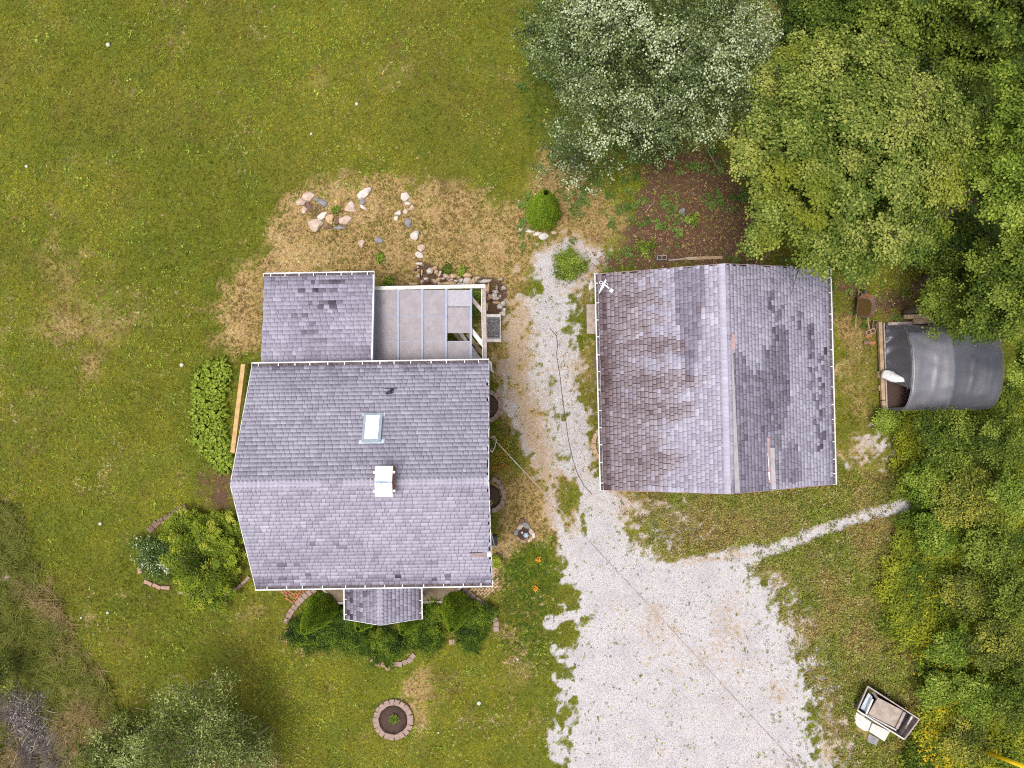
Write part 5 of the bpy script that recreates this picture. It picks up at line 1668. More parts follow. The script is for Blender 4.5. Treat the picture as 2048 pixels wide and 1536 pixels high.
# overhead service cable, ground cord, guy guard
m = MB(); A = P(982, 872, 4.1); B = P(1660, 1602, 7.0)
m.tube([A.lerp(B, t) - Vector((0, 0, .25 * math.sin(math.pi * t))) for t in np.linspace(0, 1, 24)], .016, 6)
cb = m.build('overhead_cable', M['grey_wood'], None, 'thin overhead service cable running diagonally from the house across the gravel lot', 'cable')
m = MB(); m.tube([P(981, 900, 3.9), P(984, 905, 3.7), P(990, 893, 3.5), P(993, 880, 3.6), P(989, 873, 3.9), P(982, 875, 4.1)], .014, 6); m.build('cable_loop', M['white_wood'], cb)
m = MB(); pts = [(1100, 657), (1113, 672), (1115, 690), (1113, 710), (1120, 754), (1125, 798), (1131, 840), (1136, 876), (1146, 920), (1156, 950), (1168, 972), (1184, 989)]
m.tube([PG(x, y, .012) for x, y in pts], .011, 5); m.build('ground_cord', M['black_metal'], None, 'thin dark cord snaking along the gravel between house and garage', 'cord')
m = MB(); m.tube([P(1974, 1504, 1.5), P(2060, 1538, 3.6)], [.07, .085], 10); m.build('guy_guard', M['yellow_plastic'], None, 'bright yellow guy wire guard slanting in the bottom right corner', 'wire guard')

# brick edgings, planters and paths
_bk = {}


def brick_mesh(l, w, h, mat, v):
    key = (round(l, 3), round(w, 3), round(h, 3), mat, v)
    if key not in _bk:
        r = random.Random(v * 7 + 1); m = MB()
        j = lambda: r.uniform(-.006, .006)
        b = .008
        vs = []
        for z, k in ((0, 0), (h - b, 0), (h, b)):
            for x, y in ((-1, -1), (1, -1), (1, 1), (-1, 1)):
                vs.append((x * (l / 2 - k) + j(), y * (w / 2 - k) + j(), z + (j() if z else 0)))
        m.add(vs, [(3, 2, 1, 0), (8, 9, 10, 11)] + [(i * 4 + k, i * 4 + (k + 1) % 4, (i + 1) * 4 + (k + 1) % 4, (i + 1) * 4 + k) for i in range(2) for k in range(4)])
        _bk[key] = m.mesh('brick', M[mat])
    return _bk[key]


def edging(pts, label, mat='edging_brick', bl=.21, bw=.19, bh=.11, closed=False, cat='brick edging', name='brick_edging', gap=.010, z=0.0, tilt=.05):
    W = [PG(x, y) for x, y in pts]
    if closed: W.append(W[0])
    seg = [(W[k + 1] - W[k]).length for k in range(len(W) - 1)]; L = sum(seg)
    c = sum(W, Vector()) / len(W)
    t = empty(name, (c.x, c.y, 0), label, cat)
    n = max(1, int(round(L / bl))); st = L / n
    r = random.Random(len(pts) * 13 + int(L * 10))
    for k in range(n):
        s = (k + .5) * st; i = 0
        while i < len(seg) - 1 and s > seg[i]: s -= seg[i]; i += 1
        d = (W[i + 1] - W[i]); p = W[i] + d * (s / seg[i])
        p.z += z - .01
        place('brick', brick_mesh(round(st - gap, 3), bw, bh, mat, k % 5), p, t, (r.gauss(0, tilt), r.gauss(0, tilt), math.atan2(d.y, d.x) + r.gauss(0, .02)))
    return t


def arc(cx, cy, r, a0, a1, n=14, ry=None):
    return [(cx + r * math.cos(math.radians(a0 + (a1 - a0) * k / n)), cy + (ry or r) * math.sin(math.radians(a0 + (a1 - a0) * k / n))) for k in range(n + 1)]


edging([(632, 1176), (612, 1190), (594, 1208), (581, 1226), (574, 1245)], 'curved brick edging at the left end of the south bed', bw=.22)
edging([(925, 1176), (943, 1190), (965, 1207), (982, 1224), (992, 1243), (993, 1262)], 'curved brick edging at the right end of the south bed below the brick path', bw=.22)
edging([(743, 1316), (756, 1325), (772, 1329)], 'short run of pinkish edging bricks at the bottom left of the south bed', 'pink_brick')
edging([(785, 1326), (802, 1327), (818, 1320), (829, 1307)], 'short curve of edging bricks at the lowest point of the south bed')
edging([(898, 1283), (914, 1282)], 'pair of edging bricks showing between two shrubs right of the south bed middle', 'pink_brick')
edging([(571, 1262), (582, 1266)], 'single pinkish edging brick at the left corner of the south bed', 'pink_brick', bl=.18)
edging(arc(787, 1437, 34.5, 0, 360, 40)[:-1], 'round brick planter ring full of mulch on the front lawn', 'edging_brick', bl=.20, bw=.23, bh=.14, closed=True, cat='planter', name='round_planter', gap=.006)
pc = PG(787, 1437)
m = MB(); m.lathe((pc.x, pc.y, pc.z), [(.56, 0), (.57, .05), (.3, .085), (.02, .10)], 36)
mu = m.build('mulch_mound', M['mulch'], None, 'dark bark mulch inside the round brick planter', 'mulch', kind='stuff')
edging(arc(972, 812, 29, -78, 78), 'upper scalloped brick edging bulging out along the east wall of the house', bw=.17)
edging([(984, 957), (997, 961)] + arc(977, 991, 31, -48, 78), 'lower scalloped brick edging bulging out along the east wall of the house', bw=.17)
for y, lb in ((812, 'upper'), (993, 'lower')):
    p = PG(978, y); m = MB(); m.lathe((p.x, p.y, p.z - .02), [(.42, 0), (.46, .05), (.3, .07), (.02, .075)], 24); m.build('bed_mulch', M['mulch'], None, 'dark mulch inside the %s scalloped edging by the east wall' % lb, 'mulch', kind='stuff')
edging(arc(1213, 887, 26, 118, 242, 10, 32), 'crescent of tan edging bricks at the garage west wall, the lower one', 'path_brick', bw=.17)
edging(arc(1213, 722, 24, 118, 242, 10, 30), 'crescent of dark edging bricks at the garage west wall, the upper one', 'old_brick', bw=.13)
edging([(374, 1012), (352, 1024), (330, 1040), (316, 1044), (299, 1063)], 'dark brick edging along the upper left of the west shrub bed', 'old_brick', bl=.13, bw=.24, tilt=.10)
edging([(281, 1134), (282, 1146)], 'two pink bricks at the far left of the west shrub bed', 'pink_brick', bl=.13, bw=.16)
edging([(290, 1161), (304, 1167), (320, 1173), (342, 1175)], 'pinkish brick edging below the flowering end of the west shrub bed', 'pink_brick', bl=.19, bw=.14)
edging([(360, 1182), (384, 1190), (420, 1192), (452, 1188), (480, 1172), (500, 1152)], 'brick edging half hidden under the sprays of the west shrub bed', 'edging_brick', bl=.22, bw=.12)
p = PG(776, 1335)
m = MB(); m.lathe((p.x, p.y, p.z), [(.10, 0), (.12, .03), (.09, .07), (.02, .08)], 14); m.build('stepping_stone', M['pink_brick'], None, 'small round pinkish stepping stone just below the south bed', 'stone')


def brick_patch(poly, ang, label, mat, cat='brick path', name='brick_path', l=.20, w=.095):
    W = [PG(x, y) for x, y in poly]; c = sum(W, Vector()) / len(W)
    t = empty(name, (c.x, c.y, 0), label, cat)
    xs = [p.x for p in W]; ys_ = [p.y for p in W]; R0 = max(max(xs) - min(xs), max(ys_) - min(ys_))
    r = random.Random(5)
    i = 0; y = -R0
    while y < R0:
        x = -R0 + (i % 2) * l / 2
        while x < R0:
            u, v = rot2(x, y, ang); X_, Y_ = c.x + u, c.y + v
            qx = 1024 + X_ * FPX / CAM_H; qy = 768 - Y_ * FPX / CAM_H
            if sd_poly(np.array([qx]), np.array([qy]), poly)[0] > 2.0 and r.random() > .05:
                place('brick', brick_mesh(l - .022, w - .02, .06, mat, (i * 3 + int(x * 9)) % 5), (X_, Y_, gz(X_, Y_) - .01), t, (r.gauss(0, .06), r.gauss(0, .06), ang + r.gauss(0, .05)))
            x += l
        y += w; i += 1


brick_patch([(958, 1125), (986, 1127), (997, 1150), (999, 1172), (968, 1202), (944, 1182), (920, 1168), (930, 1140)], math.radians(42), 'tan brick path wrapping the south east corner of the house', 'path_brick')
brick_patch([(555, 1160), (640, 1160), (612, 1192), (590, 1213), (577, 1206), (556, 1180)], math.radians(-35), 'reddish brick path at the south west corner of the house', 'red_brick')

# ------------------------------------------------------------------ rocks
_rk = {}


def rock_mesh(mat, v):
    if (mat, v) not in _rk:
        r = np.random.default_rng(v * 17 + 3)
        import bmesh
        bm = bmesh.new(); bmesh.ops.create_icosphere(bm, subdivisions=2, radius=1.0)
        pl = [(Vector(r.normal(size=3)).normalized(), .50 + .3 * r.random()) for _ in range(12)]
        for vt in bm.verts:
            for n_, d_ in pl:
                k = vt.co.dot(n_)
                if k > d_: vt.co -= n_ * (k - d_)
            vt.co += Vector(r.normal(size=3)) * .03
        me = bpy.data.meshes.new('rock'); bm.to_mesh(me); bm.free(); me.materials.append(M[mat]); _rk[(mat, v)] = me
    return _rk[(mat, v)]


def rock(px, py, rx, ry, ang, mat, v, label, group, cat='rock', h=None, z=0.0):
    s = CAM_H / FPX
    p = PG(px, py); h = h or min(rx, ry) * s * .75
    return place('rock', rock_mesh(mat, v), (p.x, p.y, p.z + z + h * .30), None, (0, 0, ang), (rx * s * 1.42, ry * s * 1.42, h * 1.25), label, cat, group)


G1 = 'field stones in the dry grass north of the house'
for k, a in enumerate([(620, 393, 11, 9, .2, 'rock', 'big rounded pinkish boulder at the top left of the dry grass cluster'), (604, 405, 8, 8, 0, 'rock', 'leftmost stone of the dry grass cluster, below the big pinkish boulder'),
    (644, 405, 11, 6, -.6, 'grey_rock', 'long grey stone right of the pinkish boulder'), (621, 414, 4, 11, .5, 'brown_rock', 'narrow dark brown stone leaning in the middle of the left cluster'),
    (611, 420, 6, 7, .2, 'rock', 'small stone tucked left of the narrow dark brown one'), (648, 432, 9, 6, .5, 'pale_rock', 'pale wedge stone in the centre of the dry grass cluster'),
    (634, 451, 14, 11, -.1, 'rock', 'largest boulder at the bottom left of the dry grass cluster'), (662, 442, 9, 8, .9, 'tan_rock', 'tan stone right of the pale wedge'),
    (676, 444, 4, 9, -.3, 'brown_rock', 'upright brown stone between the tan one and the flat grey one'), (694, 440, 12, 8, .3, 'rock', 'broad flat boulder at the right of the lower cluster'),
    (681, 456, 9, 4, 0, 'grey_rock', 'thin grey slab below the broad flat boulder'), (658, 456, 7, 4, .1, 'brown_rock', 'dark stone wedged under the tan one'),
    (704, 419, 10, 7, 0, 'rock', 'dusty pink stone above the broad flat boulder'), (704, 408, 5, 5, 0, 'pale_rock', 'little white stone above the dusty pink one'),
    (732, 386, 13, 8, .5, 'pale_rock', 'long whitish boulder at the top right of the cluster'), (724, 396, 6, 4, .1, 'pale_rock', 'small pale stone just under the long whitish boulder'),
    (725, 406, 5, 8, 0, 'grey_rock', 'bluish grey upright stone under the small pale stone'), (727, 416, 7, 4, -.6, 'pale_rock', 'pale sliver at the foot of the bluish grey stone'),
    (812.5, 394, 8, 9, 0, 'pale_rock', 'square cream stone standing alone on the dry grass'), (816, 408, 5, 4, 0, 'pale_rock', 'small pale stone touching the square cream stone'),
    (797, 428, 5, 5, 0, 'pale_rock', 'upper of two small pale stones left of the stone trail'), (794, 439, 4, 4, 0, 'pale_rock', 'lower of two small pale stones left of the stone trail'),
    (818, 445, 7, 9, .4, 'grey_rock', 'oval grey stone halfway down the stone trail'), (832, 471, 8, 8, .6, 'pale_rock', 'pointed pale stone low on the stone trail'),
    (725, 488, 6, 7, 0, 'rock', 'lone pink stone in the middle of the dry grass'), (757, 483, 8, 6, -.3, 'grey_rock', 'purplish grey stone right of the lone pink stone'),
    (843, 498, 7, 9, .1, 'rock', 'pinkish stone near the top of the rubble edging'), (841, 511, 8, 6, -.5, 'pale_rock', 'pale stone right below the pinkish one above the rubble edging'),
    (812, 424, 4, 6, 0, 'rock', 'slim pink stone on the trail under the square cream stone'), (824, 417, 4, 5, .4, 'rock', 'tiny pink stone right of the trail'),
    (1365, 424, 6, 6, 0, 'grey_rock', 'round grey boulder in the leaf litter between the two big trees')]):
    rock(*a[:6], k % 9, a[6], G1)
G2 = 'rubble stones edging the canopy'
S7 = [(95, 330, 30, 22, 'tan_rock'), (190, 440, 60, 22, 'pale_rock'), (150, 500, 26, 22, 'rock'), (120, 530, 30, 26, 'brown_rock'), (165, 560, 24, 22, 'rock'), (220, 600, 18, 75, 'tan_rock'), (155, 650, 28, 45, 'rock'), (365, 560, 45, 60, 'pale_rock'),
      (440, 520, 45, 40, 'tan_rock'), (480, 590, 34, 34, 'tan_rock'), (525, 635, 38, 38, 'rock'), (557, 585, 26, 26, 'pale_rock'), (640, 640, 48, 38, 'rock'), (530, 700, 52, 34, 'tan_rock'), (600, 700, 26, 24, 'pale_rock'), (680, 690, 34, 40, 'rock'),
      (765, 655, 68, 45, 'tan_rock'), (740, 725, 50, 28, 'rock'), (880, 670, 34, 28, 'tan_rock'), (830, 735, 34, 24, 'pale_rock'), (912, 725, 42, 34, 'pale_rock'), (1012, 655, 70, 46, 'tan_rock'), (1035, 745, 62, 60, 'pale_rock'), (1150, 728, 50, 66, 'tan_rock'),
      (1243, 742, 34, 26, 'grey_rock'), (1205, 680, 55, 28, 'rock'), (1345, 738, 85, 40, 'pale_rock'), (300, 695, 38, 26, 'pale_rock'), (330, 740, 44, 26, 'brown_rock'), (232, 742, 38, 34, 'rock'), (75, 788, 66, 26, 'tan_rock'), (425, 725, 36, 24, 'rock'),
      (460, 775, 44, 38, 'rock'), (535, 780, 34, 30, 'tan_rock'), (655, 785, 86, 38, 'tan_rock'), (790, 780, 42, 34, 'tan_rock'), (880, 790, 34, 26, 'rock'), (950, 792, 40, 28, 'pale_rock'), (1085, 775, 34, 38, 'tan_rock'), (1374, 875, 34, 95, 'tan_rock'), (1412, 1032, 44, 46, 'tan_rock'),
      (1508, 1018, 50, 55, 'pale_rock'), (1562, 1045, 38, 26, 'pale_rock'), (1518, 930, 46, 38, 'pale_rock'), (1550, 842, 22, 50, 'rock'), (1660, 870, 42, 36, 'pale_rock'), (1603, 1008, 30, 30, 'rock'), (1550, 1115, 64, 22, 'tan_rock'), (1600, 1180, 42, 55, 'pale_rock'),
      (1662, 1140, 34, 40, 'pale_rock'), (1366, 1190, 30, 62, 'tan_rock'), (1610, 705, 34, 30, 'rock'), (1672, 1250, 34, 44, 'pale_rock')]
ORD = 'first second third fourth fifth sixth seventh eighth ninth tenth eleventh twelfth thirteenth fourteenth fifteenth sixteenth seventeenth eighteenth nineteenth twentieth'.split()
ORD += ['twenty-' + w for w in ORD[:9]] + ['thirtieth'] + ['thirty-' + w for w in ORD[:9]]
POS = [('tan_rock', 'tan'), ('pale_rock', 'pale'), ('rock', 'pinkish'), ('brown_rock', 'brown'), ('grey_rock', 'grey')]
_zone = {}
for k, (X_, Y_, rx, ry, mt) in enumerate(sorted(S7)):
    x, y = 820 + X_ / 8.904, 480 + Y_ / 8.904
    word = dict(POS)[mt]
    where = ('in the rubble tail left of the canopy' if x < 862 else 'in the rubble along the canopy beam' if x < 955 else 'in the loose rubble above the doormat')
    shape = 'long' if max(rx, ry) > 1.8 * min(rx, ry) else ('large' if max(rx, ry) > 44 else 'small')
    _zone[where] = _zone.get(where, -1) + 1
    rock(x, y, rx / 8.4, ry / 8.4, R_.uniform(-.2, .2), mt, (k * 5) % 9, '%s %s stone, %s from the left %s' % (shape, word, ORD[_zone[where]], where), G2, h=.13 + .03 * (k % 3))
for k, (x, y, rx, ry, mt, lb) in enumerate(((1005, 627, 5, 6, 'pale_rock', 'pale stone touching the upper right corner of the white step'), (955, 699, 6, 5, 'tan_rock', 'tan stone under the open canopy end between the boards'), (958, 687, 6, 4, 'tan_rock', 'smaller tan stone above the other one under the canopy end'),
                                            (1060, 463, 9, 3, 'pale_rock', 'long pale stone at the left foot of the conical evergreen'), (1088, 472, 9, 7, 'pale_rock', 'cream stone at the foot of the lone conical evergreen'), (1076, 467, 8, 4, 'pale_rock', 'middle stone of the three under the conical evergreen'),
                                            (1107, 466, 5, 4, 'rock', 'small stone right of the conical evergreen'), (1042, 459, 4, 5, 'rock', 'small stone left of the conical evergreen'), (1181, 573, 5, 9, 'pale_rock', 'pale rubble stone left of the garage corner light'),
                                            (8, 1155, 12, 7, 'rock', 'pink stone half buried in rough grass at the left picture edge'))):
    rock(x, y, rx, ry, R_.uniform(-.3, .3), mt, (k * 4 + 2) % 9, lb, 'single stones about the garden')
# puffball mushrooms
pm = MB(); pm.lathe((0, 0, 0), [(.03, -.01), (.075, .02), (.085, .055), (.06, .10), (.01, .115)], 12); pme = pm.mesh('puffball', M['puffball'])
for x, y, s, lb in ((218, 91, 1, 'white puffball mushroom near the top left corner of the lawn'), (714, 209, .8, 'white puffball mushroom in the upper middle of the lawn'), (54, 333, .75, 'white puffball mushroom near the left edge of the upper lawn'),
                    (365, 730, 1.0, 'white puffball mushroom just left of the hosta row top'), (958, 1405, 1.0, 'white puffball mushroom right of the round planter'), (202, 1047, .8, 'white puffball mushroom left of the west shrub bed'),
                    (216, 1225, .7, 'small white puffball mushroom below the west shrub bed'), (623, 268, .6, 'tiny white puffball mushroom left of the upper middle one'), (163, 1235, .55, 'tiny puffball mushroom near the rough meadow edge'),
                    (877, 1465, .5, 'tiny puffball mushroom lower right of the round planter'), (1035, 1318, .6, 'small puffball mushroom between the south bed and the gravel')):
    place('puffball', pme, PG(x, y), None, None, (s, s, s), lb, 'mushroom', 'puffball mushrooms on the lawn')

# ------------------------------------------------------------------ plants
LM = {}
LM['maple'] = leaf_mat('maple_leaf', [(0, (0.025, 0.055, 0.006)), (.35, (0.075, 0.125, 0.014)), (.7, (0.155, 0.19, 0.032)), (1, (0.30, 0.32, 0.07))], .22, .5, ((0.23, 0.235, 0.012), .42))
LM['silver'] = leaf_mat('silver_leaf', [(0, (0.025, 0.04, 0.012)), (.42, (0.055, 0.08, 0.022)), (.66, (0.12, 0.155, 0.05)), (.88, (0.25, 0.29, 0.13)), (1, (0.42, 0.46, 0.30))], .12, .5)
LM['dark'] = leaf_mat('dark_leaf', [(0, (0.02, 0.04, 0.006)), (.4, (0.055, 0.09, 0.009)), (.75, (0.11, 0.15, 0.014)), (1, (0.22, 0.27, 0.04))], .25, .5)
LM['light'] = leaf_mat('light_leaf', [(0, (0.04, 0.075, 0.008)), (.4, (0.11, 0.17, 0.016)), (.75, (0.20, 0.27, 0.03)), (1, (0.34, 0.40, 0.07))], .3, .5)
LM['olive'] = leaf_mat('olive_leaf', [(0, (0.03, 0.04, 0.007)), (.4, (0.10, 0.125, 0.018)), (.75, (0.20, 0.22, 0.03)), (1, (0.36, 0.32, 0.05))], .25, .5)
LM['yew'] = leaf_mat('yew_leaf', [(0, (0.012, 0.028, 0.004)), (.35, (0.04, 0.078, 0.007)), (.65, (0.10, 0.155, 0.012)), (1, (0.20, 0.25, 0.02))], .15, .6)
LM['cedar'] = leaf_mat('cedar_leaf', [(0, (0.03, 0.07, 0.005)), (.5, (0.085, 0.155, 0.010)), (1, (0.25, 0.32, 0.018))], .2, .6)
LM['juniper'] = leaf_mat('juniper_leaf', [(0, (0.03, 0.06, 0.006)), (.45, (0.115, 0.17, 0.012)), (.8, (0.23, 0.28, 0.02)), (1, (0.36, 0.36, 0.05))], .2, .6)
LM['hosta'] = leaf_mat('hosta_leaf', [(0, (0.05, 0.09, 0.006)), (.5, (0.16, 0.23, 0.018)), (1, (0.36, 0.42, 0.06))], .3, .4)
LM['willow'] = leaf_mat('willow_leaf', [(0, (0.03, 0.05, 0.008)), (.5, (0.11, 0.145, 0.025)), (.8, (0.20, 0.24, 0.06)), (1, (0.40, 0.43, 0.17))], .25, .5)
LM['autumn'] = leaf_mat('rusty_leaf', [(0, (0.06, 0.09, 0.01)), (.45, (0.15, 0.20, 0.02)), (.75, (0.30, 0.22, 0.03)), (1, (0.42, 0.17, 0.05))], .25, .6)
LM['flower'] = leaf_mat('bloom_leaf', [(0, (0.02, 0.04, 0.008)), (.6, (0.06, 0.105, 0.018)), (.88, (0.13, 0.18, 0.035)), (1, (0.55, 0.56, 0.40))], .2, .6)
LM['orange'] = leaf_mat('orange_petal', [(0, (0.55, 0.20, 0.02)), (1, (0.80, 0.36, 0.03))], .2, .6)


def leaves(parent, cen, dirs, nrm, size, ratio, tint, mat, name='crown', fold=.12, lobed=False):
    n = len(cen)
    d = dirs - nrm * (dirs * nrm).sum(1)[:, None]
    d /= np.linalg.norm(d, axis=1)[:, None] + 1e-9
    s = np.cross(d, nrm)
    L = size[:, None] / 2
    up = nrm * (size * fold)[:, None]
    V = np.stack([cen - d * L, cen + s * L * ratio + up, cen + d * L, cen - s * L * ratio + up], 1).reshape(-1, 3)
    V = V - np.array(world_loc(parent))
    i = np.arange(n) * 4
    Fc = np.stack([np.stack([i, i + 1, i + 2], 1), np.stack([i, i + 2, i + 3], 1)], 1).reshape(-1, 3)
    me = np_mesh(name, V, Fc, LM[mat], {'tint': ('FACE', 'FLOAT', np.repeat(np.clip(tint, 0, 1), 2))})
    o = bpy.data.objects.new(name, me); o.parent = parent; COL.objects.link(o)
    return o


def crown_cloud(r, c, R, H, nb, npuff, nleaf, rb, rp, low=-.15, irr=.16, elong=1.0, inner=.0):
    """leaf centres, normals, tints of a crown: boughs > puffs > leaves"""
    k = np.arange(nb); ct = 1 - (1 - low) * (k + .5) / nb; st = np.sqrt(np.clip(1 - ct ** 2, 0, 1)); ph = k * 2.39996 + r.random() * 6
    s0 = r.random(4) * 6.28
    irf = 1 + irr * np.sin(3 * ph + s0[0]) + irr * .7 * np.sin(5 * ph + s0[1])
    jit = r.uniform(.72, 1.05, nb)
    out = np.stack([np.cos(ph), np.sin(ph), np.zeros(nb)], 1)
    B = np.stack([R * st * np.cos(ph) * irf * jit, R * st * np.sin(ph) * irf * jit, H * ct * r.uniform(.62, 1.10, nb)], 1)
    bt = r.normal(size=nb) * .15
    pb = np.repeat(np.arange(nb), npuff); n1 = len(pb)
    g = r.normal(size=(n1, 3)); g /= np.linalg.norm(g, axis=1)[:, None]; g *= (r.random(n1) ** .45)[:, None]; g[:, 2] = np.abs(g[:, 2]) * .9 - .25
    o = out[pb]; tdir = np.stack([-o[:, 1], o[:, 0], np.zeros(n1)], 1)
    off = o * (g[:, 0] * rb * elong)[:, None] + tdir * (g[:, 1] * rb)[:, None]
    off[:, 2] += g[:, 2] * rb * .62 - .18 * rb * np.clip(g[:, 0], 0, 1)
    Pf = B[pb] + off; pt = bt[pb] + r.normal(size=n1) * .15 + g[:, 2] * .26  # lower puffs tinted darker, self-shadow put into the colour
    lp = np.repeat(np.arange(n1), nleaf); n2 = len(lp)
    h = r.normal(size=(n2, 3)) * .48; h[:, 2] = np.abs(h[:, 2]) * .6 - .1
    Cn = Pf[lp] + h * rp
    outw = np.concatenate([Cn[:, :2], np.zeros((n2, 1))], 1); outw /= (np.linalg.norm(outw, axis=1)[:, None] + .3)
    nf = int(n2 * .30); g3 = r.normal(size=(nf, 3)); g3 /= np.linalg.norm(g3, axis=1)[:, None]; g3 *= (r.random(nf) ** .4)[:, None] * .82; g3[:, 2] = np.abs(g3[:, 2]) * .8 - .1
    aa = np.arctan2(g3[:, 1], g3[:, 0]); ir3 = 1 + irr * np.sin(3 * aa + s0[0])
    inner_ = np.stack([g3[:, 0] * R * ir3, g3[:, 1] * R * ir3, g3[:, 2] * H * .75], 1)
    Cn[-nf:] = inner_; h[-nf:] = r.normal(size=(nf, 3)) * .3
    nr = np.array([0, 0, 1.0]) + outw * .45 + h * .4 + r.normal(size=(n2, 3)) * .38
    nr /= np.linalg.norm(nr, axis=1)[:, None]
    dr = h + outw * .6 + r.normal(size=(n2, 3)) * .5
    tint = .46 + pt[lp] + h[:, 2] * .30 + r.normal(size=n2) * .16; tint[-nf:] = .38 + r.normal(size=nf) * .12  # low and inner leaves darker: the crown's own shade painted into tint
    return Cn + np.array(c), dr, nr, tint, B + np.array(c)


def trunk_of(parent, base, c, B, r0, mat='bark', nlimb=14, rl=None):
    m = MB(); base = Vector(base); c = Vector(c)
    mid = base.lerp(c, .5) + Vector((R_.uniform(-.2, .2), R_.uniform(-.2, .2), 0))
    m.tube([base - Vector((0, 0, .1)), base + Vector((0, 0, .25)), mid, c], [r0 * 1.35, r0, r0 * .75, r0 * .45], 9)
    st = max(1, len(B) // nlimb)
    for b in list(B)[::st]:
        b = Vector(b); s = base.lerp(c, R_.uniform(.45, 1.0)); q = s.lerp(b, .55) + Vector((0, 0, -.12 * (b - s).length))
        m.tube([s, q, b, b + (b - q) * .35], [r0 * .30, r0 * .18, r0 * .08, .008], 5, False)
    return m.build('trunk', M[mat], parent)


def tree(name, label, cat, px, py, zc, Rpx, H, style, nb, npuff, nleaf, ls, rb=None, rp=.2, ratio=.8, low=-.15, seed=1, group=None, r0=.2, bark='bark', tint=0.0, irr=.16, base=None, nl=14, elong=1.25, kind=None):
    """px,py,Rpx: where and how large the crown's widest part shows in the photograph; zc its height"""
    r = np.random.default_rng(seed)
    c = P(px, py, zc); R = Rpx * (CAM_H - zc) / FPX
    bs = base or (c.x, c.y)
    bp = Vector((bs[0], bs[1], gz(bs[0], bs[1])))
    t = empty(name, bp, label, cat, group)
    rb = rb or R * 1.5 / math.sqrt(nb)
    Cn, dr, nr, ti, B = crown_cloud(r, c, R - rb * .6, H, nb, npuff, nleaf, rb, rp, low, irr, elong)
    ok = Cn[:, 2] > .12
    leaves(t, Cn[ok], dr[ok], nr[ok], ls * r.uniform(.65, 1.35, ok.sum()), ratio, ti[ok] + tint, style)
    trunk_of(t, bp, (c.x, c.y, zc + H * .35), B, r0, bark, nl)
    return t


G3 = 'trees of the wood right of the garage'
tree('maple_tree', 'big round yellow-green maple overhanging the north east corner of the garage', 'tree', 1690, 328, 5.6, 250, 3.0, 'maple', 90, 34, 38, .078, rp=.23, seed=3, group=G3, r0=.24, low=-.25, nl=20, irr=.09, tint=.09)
tree('poplar_tree', 'wide silvery white leaved tree at the top middle with grey twigs showing', 'tree', 1320, 105, 4.6, 265, 2.6, 'silver', 80, 26, 28, .066, rp=.25, seed=4, group=G3, r0=.2, bark='bark', low=-.2, nl=20, irr=.14, tint=.08)
tree('poplar_tree', 'silvery lobe of poplar leaning over the lawn at the top, left of the wide one', 'tree', 1160, 70, 3.6, 135, 1.6, 'silver', 28, 22, 24, .066, rp=.25, seed=5, group=G3, r0=.10, bark='bark', low=-.1, nl=12)
tree('poplar_sapling', 'thin silvery sapling at the wood edge above the conical evergreen', 'sapling', 1150, 318, 1.6, 82, .8, 'silver', 16, 9, 12, .075, rp=.22, seed=6, group=G3, r0=.04, bark='pale_bark', low=-.1, nl=16, tint=.12)
tree('poplar_tree', 'drooping silvery tree just below the wide one, over the leaf litter', 'tree', 1300, 235, 2.8, 105, 1.4, 'silver', 26, 20, 22, .066, rp=.24, seed=7, group=G3, r0=.07, bark='bark', low=-.1, nl=8, tint=-.05)
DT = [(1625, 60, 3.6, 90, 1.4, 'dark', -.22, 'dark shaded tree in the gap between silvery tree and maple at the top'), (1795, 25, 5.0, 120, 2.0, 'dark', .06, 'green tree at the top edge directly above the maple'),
      (1945, 95, 5.0, 100, 1.8, 'dark', .02, 'dark green tree in the top right corner region below the edge'), (2020, 20, 6.8, 90, 2.0, 'dark', .04, 'dark tree filling the very top right corner'),
      (2030, 250, 6.5, 95, 2.4, 'light', .05, 'bright yellow-green tree on the right edge level with the maple'), (2000, 375, 5.8, 80, 2.0, 'light', -.02, 'light green tree on the right edge just above the dark hollow'),
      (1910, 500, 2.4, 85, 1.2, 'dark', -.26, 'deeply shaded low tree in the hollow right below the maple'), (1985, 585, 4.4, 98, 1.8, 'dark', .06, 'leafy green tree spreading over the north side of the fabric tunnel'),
      (1890, 610, 2.6, 62, 1.0, 'dark', .14, 'small green tree right of the wheelbarrow by the stacked timbers'), (2035, 510, 5.2, 70, 1.8, 'dark', .18, 'green tree on the right edge above the tunnel'),
      (2062, 730, 4.2, 50, 1.6, 'light', -.02, 'yellow-green tree on the right edge over the end of the tunnel'), (1955, 635, 3.6, 52, 1.0, 'dark', .06, 'low lobe of foliage hanging over the middle of the tunnel')]
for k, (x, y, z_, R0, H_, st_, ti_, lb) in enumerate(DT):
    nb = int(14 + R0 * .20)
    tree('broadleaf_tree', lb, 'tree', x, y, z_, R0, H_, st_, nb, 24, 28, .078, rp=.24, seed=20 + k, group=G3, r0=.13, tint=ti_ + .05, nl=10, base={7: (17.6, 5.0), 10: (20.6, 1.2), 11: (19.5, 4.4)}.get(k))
G4 = 'shrubs along the wood edge below the tunnel'
